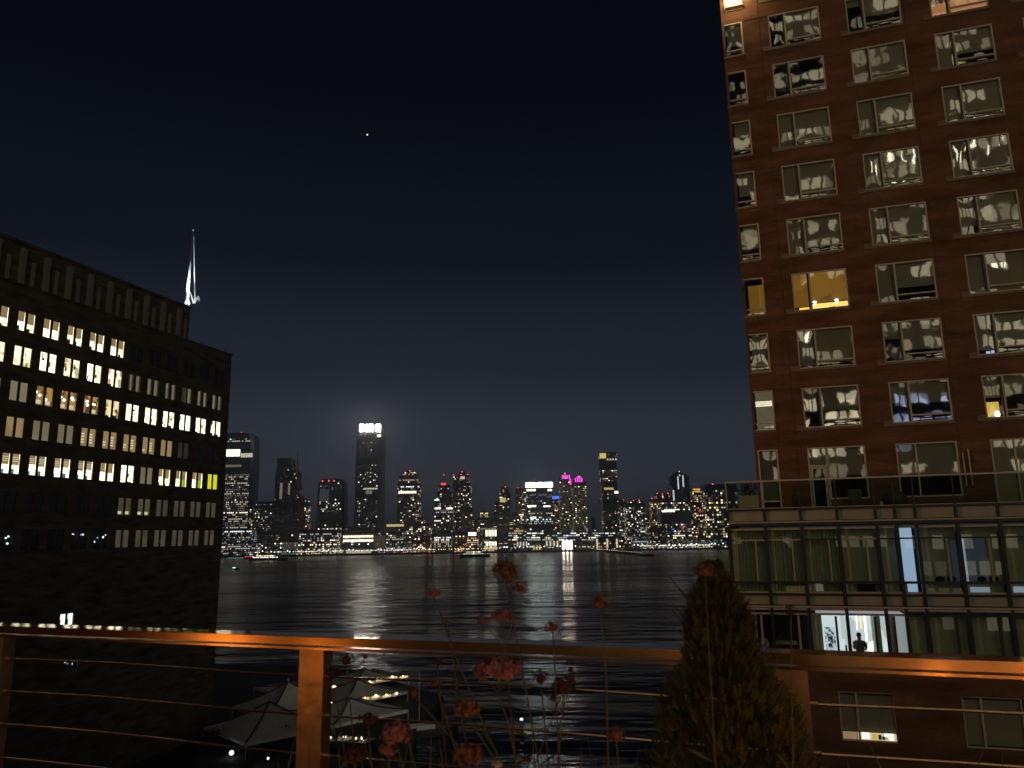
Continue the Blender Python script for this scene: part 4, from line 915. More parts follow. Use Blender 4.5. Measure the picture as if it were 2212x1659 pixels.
# brick base
mb = MB(); wall_sheet(mb, -1.5, 22, -27, -5.30, [(2.58, 4.78, -8.87, -6.85), (7.35, 9.6, -8.87, -6.85), (12.2, 14.4, -8.87, -6.85), (2.58, 4.78, -12, -10), (7.35, 9.6, -12, -10)], lambda a, z, d: (a, .05 + d, z + Z0), .2, 'red_brick')
mb.quad((-1.5, .05, .05), (-1.5, 14, .05), (-1.5, 14, Z0 - 5.3), (-1.5, .05, Z0 - 5.3), 'red_brick'); mb.build('brick_base', gb)
emit('kitchen_light', (1, .80, .52), .85); emit('kitchen_bright', (1, .92, .75), 2.0); emit('kitchen_peach', (1, .62, .38), .35)
for (x0, z0, lit) in ((2.58, -8.87, 1), (7.35, -8.87, 0), (12.2, -8.87, 0), (2.58, -12, 0), (7.35, -12, 0)):
    mb = MB(); w, h, t_ = 2.22, 2.02, .06
    mb.box(0, t_, .1, .18, 0, h, 'metal_frame'); mb.box(w - t_, w, .1, .18, 0, h, 'metal_frame'); mb.box(t_, w - t_, .1, .18, h - t_, h, 'metal_frame'); mb.box(t_, w - t_, .1, .18, 0, t_, 'metal_frame'); mb.box(.68, .76, .08, .18, t_, h - t_, 'metal_frame')
    w_ = mb.build('window', gb, (x0, .05, z0 + Z0)); link('pane', pane_mesh(.6, h - .12, .001), w_, (.07, .14, .06)); link('pane', pane_mesh(1.4, h - .12, .001), w_, (.77, .14, .06))
    MB().box(0, w, .25, .26, .34 if lit else .1, h, 'shade_cloth').build('blind', w_)
    if lit:
        MB().box(.72, w + .4, .9, .95, -.1, .8, 'kitchen_light').build('lit_wall', w_); MB().box(-.2, .68, .9, .95, -.1, .8, 'kitchen_peach').build('lit_wall', w_)
        for a_, b_, c_, mt in ((.85, 1.15, .28, 'kitchen_bright'), (1.5, 1.62, .2, 'shelf_dark'), (1.75, 2.1, .3, 'kitchen_bright'), (1.25, 1.45, .22, 'lamp_yellow'), (1.65, 1.9, .14, 'shelf_dark')): MB().box(a_, b_, .5, .6, .02, c_, mt).build('kitchen_ware', w_)
    else: MB().box(-.2, w + .2, .9, .92, -.1, h + .1, 'dark_room').build('room', w_)
# ledges running the length of the front
for za, zb, mt, pr in ((.40, .47, 'bar_metal', .16), (.28, .38, 'dark_frame', .12), (-3.34, -3.26, 'bar_metal', .16), (-3.45, -3.36, 'bar_metal', .12), (.98, 1.06, 'dark_frame', .12), (-2.80, -2.74, 'dark_frame', .10), (-2.30, -2.20, 'dark_frame', .06)):
    gbox('ledge', -1.55, 22, -pr, .2, za, zb, mt)
gbox('sill', -1.5, 22, -.10, .3, -5.30, -5.245, 'stone_sill')
emit('frost_blue', (.50, .66, 1), .62, True); emit('frost_dim', (.50, .62, .85), .04); emit('frost_edge', (.62, .75, 1), .33)
emit_varied('white_room', (.84, .90, 1), .80, .9, .22, True); emit('white_room_dim', (.88, .9, 1), .30); emit('accent_gold', (1, .80, .42), 1.3); emit('accent_white', (1, .98, .94), 1.7)
def pane_flat(name, x0, x1, z0, z1, y=.10, mat='curtain_wall_glass'):
    mb = MB(); mb.quad((0, 0, 0), (x1 - x0, 0, 0), (x1 - x0, 0, z1 - z0), (0, 0, z1 - z0), mat)
    o = mb.build(name, gb, (x0, y, z0 + Z0)); return o
def cloth(x0, x1, z0, z1, y, pleat, mat, name):
    mb = MB(); n = max(2, int((x1 - x0) / .05)) if pleat else 1
    for i in range(n):
        a_, b_ = x0 + (x1 - x0) * i / n, x0 + (x1 - x0) * (i + 1) / n
        ya = y + (pleat * sin(i * 1.9) + pleat * .6 * sin(i * .7) if pleat else 0); yb = y + (pleat * sin((i + 1) * 1.9) + pleat * .6 * sin((i + 1) * .7) if pleat else 0)
        mb.quad((a_, ya, z0 + Z0), (b_, yb, z0 + Z0), (b_, yb, z1 + Z0), (a_, ya, z1 + Z0), mat)
    return mb.build(name, gb, smooth=bool(pleat))
for i in range(len(BX)):
    x = BX[i]
    gbox('mullion', x - .07, x + .07, -.13, .04, -5.29, .28, 'dark_metal'); gbox('mullion', x - .05, x + .05, -.10, .14, .47, .98, 'dark_metal')
    gbox('mullion_cap', x + .08, x + .17, -.05, .12, -2.72, -2.31, 'bar_metal')
    if i == len(BX) - 1: break
    x1 = BX[i + 1]; w = x1 - x; a0, a1 = x + .08, x1 - .08; xm = x + w * .70; wide = w > 1
    # spandrels
    MB().box(x + .06, x1 - .06, .02, .08, .50 + Z0, .96 + Z0, 'panel_grey').build('spandrel_panel', gb); MB().box(x + .08, x1 - .08, .02, .08, -3.22 + Z0, -2.84 + Z0, 'panel_grey').build('spandrel_panel', gb)
    # upper storey
    gbox('head_bar', a0, a1, -.02, .12, .08, .17, 'bar_metal')
    tm = 'bar_metal' if i in (0, 1, 3) else 'dark_frame'
    gbox('transom', a0, a1, -.02, .12, -.40, -.33, tm)
    pane_flat('pane', a0, a1, -.33, .08)
    if wide:
        gbox('sub_mullion', xm - .035, xm + .035, -.02, .12, -2.2, -.40, 'bar_metal' if i in (0, 1, 3) else ('panel_grey' if i < 8 else 'dark_frame'))
        pane_flat('pane', a0, xm - .04, -2.2, -.40); pane_flat('pane', xm + .04, a1, -2.2, -.40)
    else: pane_flat('pane', a0, a1, -2.2, -.40)
    if i == 0: gbox('sub_mullion', a0 + .02, a0 + .09, -.02, .12, -2.2, -.02, 'bar_metal')
    gbox('sill_bar', a0, a1, -.03, .12, -2.72, -2.65, 'bar_metal'); pane_flat('pane', a0 + .1, a1, -2.65, -2.3)
    if i in (0, 1, 2): cloth(a0, a1, -2.72, .15, .32, .035, 'curtain_cloth', 'curtain')
    elif i == 5:
        gbox('lit_blind', a0 - .02, a1 - .10, .30, .32, -2.7, .15, 'frost_blue')
    elif i == 7:
        gbox('blind', a0, a1, .34, .36, -2.72, .15, 'shade_cloth'); gbox('lit_gap', a0, a0 + .16, .28, .30, -2.28, -.42, 'frost_edge'); gbox('lit_gap', a0 + .16, a1 - .5, .29, .30, -2.28, -.42, 'frost_dim'); gbox('lit_gap', a0, a0 + .9, .28, .30, -2.7, -2.45, 'frost_edge')
    else:
        cloth(a0, a1, -2.72, .15, .34, 0, 'shade_cloth', 'blind')
        if i == 6: gbox('lit_gap', a1 - .22, a1 - .02, .30, .31, -2.28, -.5, 'frost_dim')
        if i == 8: gbox('lit_gap', a0, a0 + .9, .28, .30, -2.68, -2.42, 'frost_edge')
        if i == 3: gbox('radiator', a0 + .5, a1 - .2, .25, .3, -2.7, -2.35, 'dark_room')
    if i in (6, 7):
        for j in range(2): MB().ball((a0 + .65 + .45 * j, .28, -2.12 + Z0), .13, 'black', 8, 6, (1.4, .3, 1)).build('plant_pot', gb)
    # lower storey
    gbox('head_bar', a0, a1, -.02, .12, -3.66, -3.58, 'bar_metal' if i < 5 else 'dark_frame')
    if wide:
        gbox('sub_mullion', xm - .045, xm + .045, -.02, .12, -5.24, -3.70, 'bar_metal' if i < 2 else 'dark_frame')
        pane_flat('pane', a0, xm - .05, -5.24, -3.66); pane_flat('pane', xm + .05, a1, -5.24, -3.66)
    else: pane_flat('pane', a0, a1, -5.24, -3.66)
    if i == 0:
        gbox('sub_mullion', a0 + .02, a0 + .08, -.02, .12, -5.24, -3.70, 'bar_metal'); gbox('blind', a0 + .1, a0 + .75, .3, .31, -6.3, -3.6, 'panel_grey'); gbox('door_frame', a0 + .78, a0 + .85, .3, .34, -6.3, -3.72, 'white_paint'); gbox('dark_wall', a0 + .85, a1 + .1, .9, .92, -6.3, -3.5, 'dark_room')
        MB().ball((a0 + 1.1, .55, -5.0 + Z0), .22, 'panel_grey', 10, 6, (1, .6, 1.2)).build('potted_plant', gb)
    elif i == 1:
        gbox('dark_wall', a0 - .1, a1, 1.9, 1.92, -6.3, -3.5, 'dark_room'); gbox('bed_head', a0, xm - .1, 1.2, 1.4, -5.1, -4.95, 'panel_grey'); gbox('shelf', a0, xm, 1.3, 1.5, -6.3, -5.3, 'planter_zinc'); gbox('amber_reflection', xm - .3, a1, .8, .82, -5.9, -5.4, 'kitchen_peach')  # amber box glows in place of a yellow reflection in the glass
    elif i == 2:
        cloth(a0, a0 + .42, -6.35, -3.6, .3, .02, 'curtain_cloth', 'curtain')
    elif i in (3, 4): pass
    else: cloth(a0, a1, -6.35, -3.7, .34, 0, 'shade_cloth', 'blind')
# the lit white room behind three bays
gbox('lit_room_wall', 2.12, 5.30, 3.2, 3.25, -6.35, -3.66, 'white_room'); gbox('lit_room_wall', 2.12, 2.17, .4, 3.2, -6.35, -3.66, 'white_room_dim'); gbox('lit_room_wall', 5.55, 5.6, .35, 3.2, -6.35, -3.66, 'white_room_dim')
gbox('lit_room_ceiling', 2.12, 5.6, .35, 3.2, -3.66, -3.62, 'white_room_dim'); gbox('lit_room_floor', 2.12, 5.6, .35, 3.2, -6.35, -6.32, 'panel_grey')
gbox('door_leaf', 4.92, 5.22, 1.0, 1.06, -6.3, -3.78, 'panel_grey'); gbox('door_casing', 5.22, 5.28, .9, 1.1, -6.3, -3.75, 'dark_frame')
gbox('pier_wall', 4.42, 4.62, .6, 2.2, -6.3, -3.66, 'panel_grey'); gbox('dark_panel', 2.05, 2.2, .38, .44, -6.3, -3.66, 'planter_zinc')
gbox('gold_lamp', 4.02, 4.10, 2.9, 3.0, -4.55, -3.72, 'accent_gold'); gbox('white_lamp', 4.20, 4.30, 2.9, 3.0, -5.1, -3.8, 'accent_white'); gbox('gold_lamp', 3.86, 3.92, 2.9, 3.0, -4.6, -3.72, 'accent_white')
mb = MB(); mb.quad((4.08, 2.0, -5.55 + Z0), (4.36, 2.0, -5.75 + Z0), (4.42, 2.0, -4.95 + Z0), (4.2, 2.0, -5.05 + Z0), 'accent_white'); mb.build('cushion', gb)
gbox('dark_vase', 3.10, 3.17, .6, .68, -5.35, -5.0, 'black')
# abstract black and white wall panel, its print also emitting
m = principled('abstract_print', (.6, .63, .7), .6); t = m.node_tree; b = t.nodes["Principled BSDF"]
tc = t.nodes.new("ShaderNodeTexCoord"); nz = t.nodes.new("ShaderNodeTexNoise"); nz.inputs['Scale'].default_value = 2.6; nz.inputs['Detail'].default_value = 2.2; nz.inputs['Distortion'].default_value = 2.4
rp = t.nodes.new("ShaderNodeValToRGB"); rp.color_ramp.interpolation = 'LINEAR'
for p, c in ((.40, (.01, .012, .02)), (.47, (.16, .19, .26))): pass
rp.color_ramp.elements[0].position = .42; rp.color_ramp.elements[0].color = (.012, .014, .022, 1); rp.color_ramp.elements[1].position = .56; rp.color_ramp.elements[1].color = (.66, .76, .95, 1)
t.links.new(tc.outputs['Object'], nz.inputs['Vector']); t.links.new(nz.outputs['Fac'], rp.inputs[0]); t.links.new(rp.outputs[0], b.inputs['Base Color']); t.links.new(rp.outputs[0], b.inputs['Emission Color']); b.inputs['Emission Strength'].default_value = .75
m.cycles.emission_sampling = 'NONE'
o = MB().box(2.30, 2.74, .70, .74, -5.65 + Z0, -4.25 + Z0, 'abstract_print').build('wall_print', None, (0, YG, -27.05)); tag(o, 'tall glowing abstract black and white wall panel in the lit white room', 'wall panel')
# the person in the lit room, seen from behind
def person(loc, rz):
    g_ = thing('person', 'person in an olive shirt standing with back turned in the lit white room', 'person', loc, rz)
    J = dict(pel=(0, 0, .95), wai=(0, .0, 1.12), che=(0, -.01, 1.32), nec=(0, 0, 1.50), hb=(0, .03, 1.58), hd=(0, .04, 1.70),
             shl=(-.19, 0, 1.42), ell=(-.25, .06, 1.15), wrl=(-.12, .26, 1.08), shr=(.19, 0, 1.42), elr=(.27, .05, 1.15), wrr=(.13, .27, 1.06),
             hil=(-.10, 0, .90), knl=(-.11, .02, .50), anl=(-.11, -.02, .08), tol=(-.12, .14, .03), hir=(.10, 0, .90), knr=(.12, .03, .50), anr=(.13, -.02, .08), tor=(.15, .14, .03))
    E_ = [('pel', 'wai'), ('wai', 'che'), ('che', 'nec'), ('nec', 'hb'), ('hb', 'hd'), ('che', 'shl'), ('shl', 'ell'), ('ell', 'wrl'), ('che', 'shr'), ('shr', 'elr'), ('elr', 'wrr'), ('pel', 'hil'), ('hil', 'knl'), ('knl', 'anl'), ('anl', 'tol'), ('pel', 'hir'), ('hir', 'knr'), ('knr', 'anr'), ('anr', 'tor')]
    Rr = dict(pel=.15, wai=.135, che=.155, nec=.06, hb=.085, hd=.10, shl=.075, ell=.05, wrl=.033, shr=.075, elr=.05, wrr=.033, hil=.10, knl=.065, anl=.045, tol=.04, hir=.10, knr=.065, anr=.045, tor=.04)
    # hands: palm and five short finger chains each
    for s_, wr in ((-1, 'wrl'), (1, 'wrr')):
        wx, wy, wz = J[wr]; k = 'p' + wr; J[k] = (wx - s_ * .03, wy + .07, wz + .0); Rr[k] = .034; E_.append((wr, k))
        for q_ in range(4):
            a_, b_ = f'f{q_}{wr}', f'g{q_}{wr}'; J[a_] = (wx - s_ * (.0 + .021 * q_), wy + .13 + .008 * (q_ in (1, 2)), wz + .0); J[b_] = (wx - s_ * (.0 + .021 * q_) - s_ * .01, wy + .165 + .01 * (q_ in (1, 2)), wz - .03); Rr[a_] = .009; Rr[b_] = .008; E_ += [(k, a_), (a_, b_)]
        a_ = f't{wr}'; J[a_] = (wx + s_ * .025, wy + .09, wz + .03); Rr[a_] = .010; E_.append((wr, a_))
    names = list(J); me = bpy.data.meshes.new('body'); me.from_pydata([J[n] for n in names], [(names.index(a_), names.index(b_)) for a_, b_ in E_], [])
    o = link('body', me, g_); o.modifiers.new('skin', 'SKIN'); sv = me.skin_vertices if me.skin_vertices else None
    if not me.skin_vertices:
        b_ = bmesh.new(); b_.from_mesh(me); b_.verts.layers.skin.verify(); b_.to_mesh(me); b_.free()
    for i, n in enumerate(names):
        d_ = me.skin_vertices[0].data[i]; d_.radius = (Rr[n] * (1.15 if n in ('che', 'wai', 'pel') else 1), Rr[n] * (.8 if n in ('che', 'wai', 'pel') else 1)); d_.use_root = (n == 'pel')
    sm = o.modifiers.new('smooth', 'SUBSURF'); sm.levels = 2; sm.render_levels = 2
    me.materials.append(MATS['flesh'])
    mb = MB(); mb.ball((0, .03, 1.735), .112, 'hair_dark', 12, 8, (.92, 1.05, .95)); mb.build('hair', g_, smooth=True)
    for s_ in (-1, 1): MB().ball((s_ * .098, .05, 1.69), .028, 'flesh', 8, 6, (.4, .8, 1.1)).build('ear', g_)
    # shirt and trousers follow the body
    mb = MB(); n = 16; rings = []
    for z, a_, b_, y in ((.90, .185, .145, 0), (1.05, .175, .135, 0), (1.2, .185, .14, -.005), (1.34, .20, .145, -.01), (1.43, .195, .12, 0), (1.485, .10, .085, .005)):
        rings.append(len(mb.v)); mb.v += [(a_ * cos(2 * pi * j / n), y + b_ * sin(2 * pi * j / n), z) for j in range(n)]
    for p_, q_ in zip(rings, rings[1:]):
        for j in range(n): mb.f.append((p_ + j, p_ + (j + 1) % n, q_ + (j + 1) % n, q_ + j)); mb.m.append(mb.mi('olive_cloth'))
    for s_ in (-1, 1): mb.tube([(s_ * .15, 0, 1.42), (s_ * .215, .01, 1.36), (s_ * .245, .045, 1.22)], [.085, .082, .074], 'olive_cloth', 10)
    mb.build('shirt', g_, smooth=True)
    mb = MB()
    for s_ in (-1, 1): mb.tube([(s_ * .09, 0, .96), (s_ * .10, .01, .75), (s_ * .115, .025, .5), (s_ * .12, -.01, .10)], [.115, .105, .085, .07], 'trouser_cloth', 12)
    mb.build('trousers', g_, smooth=True)
    return g_
person((3.72, YG + .85, -6.32 + .02), radians(-8))

# railed terrace of the glass block
for i in range(len(BX)):
    gbox('rail_post', BX[i] - .03, BX[i] + .03, -.06, .0, 1.06, 2.34, 'bar_metal' if i < 2 else 'dark_metal')
    if i < len(BX) - 1: pane_flat('rail_glass', BX[i] + .04, BX[i + 1] - .04, 1.10, 2.27, -.03, 'curtain_wall_glass')
gbox('top_rail', -1.56, 22, -.08, .02, 2.30, 2.37, 'metal_frame'); gbox('bottom_rail', -1.5, 22, -.06, .0, 1.07, 1.10, 'bar_metal')
for y in (2.0, 4.0, 6.0): gbox('rail_post', -1.53, -1.47, y - .03, y + .03, 1.06, 2.34, 'dark_metal')
gbox('top_rail', -1.56, -1.46, .02, 8, 2.30, 2.36, 'bar_metal')
gbox('deck', -1.45, 22, .0, 8.0, .985, 1.0, 'paving')
pl = thing('planter', 'pale square planter with a bushy plant behind the terrace glass', 'planter', (-.55, YG + 1.6, 1.0))
MB().box(-.45, .45, -.3, .3, .18, .75, 'panel_grey').build('pot', pl); MB().box(-.45, -.33, -.3, .3, 0, .18, 'panel_grey').build('leg', pl); MB().box(.33, .45, -.3, .3, 0, .18, 'panel_grey').build('leg', pl)
def leafy(n, rx, rz, z, mat, size):
    mb = MB()
    for i in range(n):
        th, ph, rr = rng.uniform(0, 2 * pi), math.acos(rng.uniform(-1, 1)), rng.random() ** .4
        c = Vector((rx * rr * sin(ph) * cos(th), rx * rr * sin(ph) * sin(th), z + rz * rr * cos(ph))); d1 = Vector((rng.gauss(0, 1), rng.gauss(0, 1), rng.gauss(0, 1))).normalized() * size; d2 = d1.cross(Vector((rng.gauss(0, 1), rng.gauss(0, 1), rng.gauss(0, 1)))).normalized() * size * .4
        mb.quad(c - d1, c + d2, c + d1, c - d2, mat)
    return mb
stuff(leafy(260, .55, .4, 1.05, 'needle_green', .09).build('foliage', pl))
ch = thing('garden_chair', 'dark garden chair behind the terrace glass right of the tower door', 'chair', (4.3, YG + 2.0, 1.0))
MB().box(-.3, .3, -.3, .3, .38, .44, 'planter_zinc').build('seat', ch); MB().box(-.3, .3, .26, .31, .44, .95, 'planter_zinc').build('backrest', ch)
for a_ in (-.27, .27):
    for c_ in (-.27, .27): MB().box(a_ - .02, a_ + .02, c_ - .02, c_ + .02, 0, .38, 'dark_metal').build('leg', ch)
cv = MB(); cv.ball((0, 0, .42), .55, 'planter_zinc', 12, 8, (1, .8, .8)); o = cv.build('covered_grill', None, (6.0, YG + 2.2, 1.0), True); tag(o, 'rounded cloth covered grill on the terrace behind dark rail glass', 'covered grill')
sw = MB().box(-.06, .06, 0, .04, 0, .28, 'white_paint').build('white_bottle', None, (5.25, YG + 1.0, 1.0)); tag(sw, 'small upright white container on the terrace left of the covered grill', 'container')

# ================================================================== LIT OFFICE BEHIND THE PHOTOGRAPHER (seen mirrored in the tower's windows; it lights the brick)
ob = thing('lit_office', 'large lit office block mirrored in the windows of the brick tower', 'building', (0, -60, -27))
emit_varied('office_light', (1, .86, .60), 1.0, .16, .6, True); emit_varied('office_strong', (1, .88, .62), 2.4, .5, .5, True); emit_varied('office_blue', (.55, .62, 1), 1.9, .5, .8, True); emit('office_bright', (1, .93, .72), 7.0, True)
MB().box(-30, 100, -30, -.3, 0, 150, 'far_grey').build('wall', ob)
mb = MB(); r_ = random.Random(5)
for fl in range(3, 37):
    for c in range(64):
        if r_.random() < .30 or fl % 9 == 8: continue
        x0 = -29 + c * 2.0; z0 = fl * 4.0
        zr = z0 - 27; mt_ = 'office_light'
        if 10 < zr < 24 and 4 < x0 < 20: mt_ = 'office_strong'
        if 10 < zr < 24 and 20 <= x0 < 34: mt_ = 'office_blue'
        mb.quad((x0, -.1, z0), (x0 + 1.55, -.1, z0), (x0 + 1.55, -.1, z0 + 2.1), (x0, -.1, z0 + 2.1), mt_)
for i in range(12):
    x0 = 23.5 + i * 2.05 + r_.uniform(-.4, .4); z0 = 27 + r_.uniform(62, 66)
    mb.quad((x0, -.05, z0), (x0 + .5, -.05, z0), (x0 + .9, -.05, z0 + r_.uniform(2, 3.4)), (x0 + .35, -.05, z0 + r_.uniform(2, 3.4)), 'office_bright')
for i in range(4): mb.quad((8.9 + i * .5, -.05, 27 + 32.6), (9.5 + i * .5, -.05, 27 + 32.6), (9.5 + i * .5, -.05, 27 + 34.5 + i * .2), (8.9 + i * .5, -.05, 27 + 34.2 + i * .2), 'office_bright')
for i in range(3): mb.quad((40 + i, -.05, 27 + 44), (40.5 + i, -.05, 27 + 44), (40.5 + i, -.05, 27 + 45.2), (40 + i, -.05, 27 + 45.2), 'office_bright')
stuff(mb.build('lit_window', ob))
mb = MB()
for c in range(65): mb.box(-29.5 + c * 2.0, -29.1 + c * 2.0, -.3, .35, 0, 150, 'far_grey')
stuff(mb.build('facade_rib', ob))

# added sodium flood and mast, unseen to the left, to rake the brick tower
pm = thing('added_flood_mast', 'added unseen mast with a sodium floodlight turned to the brick tower', 'added lamp post', (-38, 12, -27))
MB().tube([(0, 0, 0), (0, 0, 27)], [.25, .14], 'dark_metal', 10).build('mast', pm); MB().box(-.4, .4, -.3, .3, 26.9, 27.4, 'dark_metal').build('lamp_housing', pm)
L = bpy.data.lights.new('added_sodium_flood', 'SPOT'); L.energy = 11000; L.color = (1, .50, .20); L.spot_size = radians(52); L.spot_blend = .8; L.shadow_soft_size = .5
lo = bpy.data.objects.new('added_sodium_flood', L); COL.objects.link(lo); lo.location = (-37.4, 12.2, .5)
lo.rotation_euler = (Vector((4, YT, 12)) - Vector(lo.location)).to_track_quat('-Z', 'Y').to_euler()

L = bpy.data.lights.new('added_canopy_flood', 'SPOT'); L.energy = 12000; L.color = (1, .93, .76); L.spot_size = radians(23); L.spot_blend = .6; L.shadow_soft_size = .5  # added unseen spot that brightens the canopies
lo = bpy.data.objects.new('added_canopy_flood', L); COL.objects.link(lo); lo.location = (7, 76, -6); lo.rotation_euler = (Vector((-60, 115, -24)) - Vector(lo.location)).to_track_quat('-Z', 'Y').to_euler()

cm_ = thing('added_flood_mast', 'added unseen lamp mast behind the brick tower lighting the white canopies', 'added lamp post', (7.3, 76, -27))
MB().tube([(0, 0, 0), (0, 0, 21)], [.25, .14], 'dark_metal', 10).build('mast', cm_); MB().box(-.1, .5, -.3, .3, 20.9, 21.4, 'dark_metal').build('lamp_housing', cm_)
# ================================================================== MARQUEE CANOPIES ON THE ESPLANADE
g1 = Vector((sin(radians(28)), cos(radians(28)), 0)); g2 = Vector((-g1.y, g1.x, 0))
emit('festoon_bulb', (1, .80, .42), 5.0); emit('table_glow', (1, .70, .30), .8)
PA = Vector((-66.7, 97, 0)); ROWV = Vector((-6.3, 14, 0))
def canopy(c, label, L1=9.4, L2=11.6, ze=-23.75, zp=-21.9, group='white canopies on the esplanade'):
    g_ = thing('canopy', label, 'canopy', (c.x, c.y, -27.05), radians(-28) , group)
    h1, h2 = L1 / 2, L2 / 2; e, p = ze + 27.05, zp + 27.05     # local x across (g1 turned), y along g1
    cs = [(-h2, -h1, e), (h2, -h1, e), (h2, h1, e), (-h2, h1, e)]
    mb = MB()
    for i in range(4):
        a, b_ = Vector(cs[i]), Vector(cs[(i + 1) % 4]); ap = Vector((0, 0, p)); n = 6
        def P_(s_, t_):                                # taut sagging cloth panel
            q = a.lerp(b_, s_).lerp(ap, t_); q.z -= .45 * sin(pi * t_) ; return q
        for i_ in range(n):
            for j in range(n): mb.quad(P_(i_ / n, j / n), P_((i_ + 1) / n, j / n), P_((i_ + 1) / n, (j + 1) / n), P_(i_ / n, (j + 1) / n), 'canopy_cloth')
        mb.quad(a - Vector((0, 0, .45)), b_ - Vector((0, 0, .45)), b_, a, 'canopy_cloth')
    mb.build('canopy_top', g_)
    for c_ in cs:
        c_ = Vector(c_); ap = Vector((0, 0, p)); pts = []
        for j in range(7):
            q = c_.lerp(ap, j / 6); q.z += .06 - .45 * sin(pi * j / 6); pts.append(q)
        MB().tube(pts, .13, 'canopy_seam', 5).build('hip_seam', g_)
        MB().tube([(c_.x, c_.y, 0), tuple(c_)], .08, 'metal_frame', 6).build('pole', g_)
    MB().tube([(0, 0, p - .3), (0, 0, p + .5)], .16, 'metal_frame', 6).build('peak_cap', g_)
    return g_
names_ = {(0, 0): "white pyramid canopy nearest the stone building with a dark hedge before it", (0, 1): "white canopy of the front row right of the bronze rail post", (1, 0): "white pyramid canopy just behind the one nearest the stone building", (1, 1): "white canopy of the middle row right of the bronze rail post", (2, 0): "low white canopy of the back row beside the stone building", (2, 1): "low white canopy at the far right end of the back row",}
for (r_i, k), lab in names_.items():
    canopy(PA + ROWV * r_i + g1 * 12.8 * k, lab, 12.5, 12.6 if r_i == 0 else 11.4, -25.0 if r_i == 0 else -25.3, -24.0 if r_i == 2 else (-23.3 if k else -21.9))
# festoon lights under the near eaves of the rows
def festoon(p, q, label, n):
    g_ = thing('string_lights', label, 'string lights', tuple(p)); pts = []
    for i in range(n * 2 + 1):
        s_ = i / (n * 2); c = (q - p) * s_; c.z -= .35 * abs(sin(pi * s_ * n / 4)); pts.append(c)
    MB().tube(pts, .025, 'black', 4).build('cable', g_)
    for i in range(n):
        c = pts[i * 2 + 1]; r0 = rng.uniform(.13, .30); MB().ball((c.x, c.y, c.z - .16), r0, 'festoon_bulb', 8, 6).build('bulb', g_)
        if rng.random() < .7: MB().tube([c - g1 * rng.uniform(.5, 1.1) - Vector((0, 0, .3)), c + g1 * rng.uniform(.5, 1.1) - Vector((0, 0, .3))], .2, 'table_glow', 6).build('glow_strip', g_)  # glowing tubes put in for the lit gaps under the eaves
for r_i, s0, s1, n, lab in ((2, -6, 18.5, 10, "warm string lights under the eave of the back row of canopies"), (1, 3, 17.5, 7, "warm string lights under the eave of the middle canopy row")):
    b_ = PA + ROWV * r_i - g2 * 6.1; b_.z = -24.75
    festoon(b_ + g1 * s0, b_ + g1 * s1, lab, n)
# tables at the edge below the nearest canopy; light put in as glowing clutter
tb = thing('bar_counter', 'yellowish lit bar counter cluttered with glowing glasses below the nearest canopy', 'bar counter', tuple(onz(742, 1625, -26.5)))
emit('bar_light', (.95, .82, .48), .16); emit('bar_hot', (1, .92, .7), 1.6)
MB().box(-5.5, 2.5, 1.2, 4, .0, .9, 'planter_zinc').build('counter', tb)
for i in range(9):
    x_ = -5.2 + i * .85; MB().box(x_, x_ + rng.uniform(.2, .6), rng.uniform(1.3, 2.5), rng.uniform(2.7, 3.8), .9, .9 + rng.uniform(.05, .35), rng.choice(['bar_light', 'canopy_cloth', 'bar_light', 'canopy_seam'])).build('serving_tray', tb)
for i in range(34): MB().ball((rng.uniform(-5.4, 2.4), rng.uniform(.9, 3.4), rng.uniform(.85, 1.4)), rng.uniform(.07, .16), rng.choice(['bar_hot', 'festoon_bulb', 'canopy_seam', 'bar_light']), 6, 4).build('glassware', tb)
# clipped hedge before the first canopy, mooring post, dinghy, path lights
hb = MB(); c = onz(552, 1600, -26.2)
for i in range(2600):
    s_ = rng.uniform(-8, 8); p = c + Vector((cos(.35), sin(.35), 0)) * s_ + Vector((rng.gauss(0, .5), rng.gauss(0, .5), rng.uniform(-.9, 1.5 + .35 * sin(s_ * 2.1) + .2 * sin(s_ * 5)))); d1 = Vector((rng.gauss(0, 1), rng.gauss(0, 1), rng.gauss(0, 1))).normalized() * .16; d2 = d1.orthogonal().normalized() * .08
    hb.quad(p - d1, p + d2, p + d1, p - d2, 'needle_green')
tag(hb.build('hedge'), 'dark ragged hedge in front of the canopy nearest the stone building', 'hedge', kind='stuff')
p = onz(1127, 1585, WATER); ms = thing('mooring_post', 'short white lit mooring post standing alone in the dark cove', 'post', tuple(p))
MB().tube([(0, 0, -.5), (0, 0, 1.9)], .26, 'white_paint', 10).build('post', ms); MB().ball((0, 0, 1.95), .26, 'spark_white', 8, 6).build('lamp', ms)
for i, (u, v, lab) in enumerate(((500, 1628, "bright white ground lamp at the foot of the stone building"), (579, 1640, "dim white ground lamp right of the brighter one at the stone building"))):
    p = onz(u, v, -26.6); g_ = thing('ground_lamp', lab, 'ground lamp', (p.x, p.y, -27.05)); MB().tube([(0, 0, 0), (0, 0, .4)], .12, 'dark_metal', 6).build('stem', g_); MB().ball((0, 0, .55), .30 if i == 0 else .16, 'spark_cool' if i == 0 else 'spark_white', 8, 6).build('lens', g_)
p = onz(905, 1592, WATER); g_ = thing('dinghy', 'small dark moored yacht with pale deck edge beyond the canopies', 'yacht', (p.x, p.y, WATER), radians(40))
MB().prism([(-5, 0), (-4, -1.4), (4, -1.2), (6, 0), (4, 1.2), (-4, 1.4)], 0, 1.1, 'hull_black').build('hull', g_); MB().box(-2, 2.2, -.9, .9, 1.1, 1.7, 'white_paint').build('cabin', g_); MB().tube([(0, 0, 1.7), (0, 0, 9)], .07, 'metal_frame', 6).build('mast', g_)

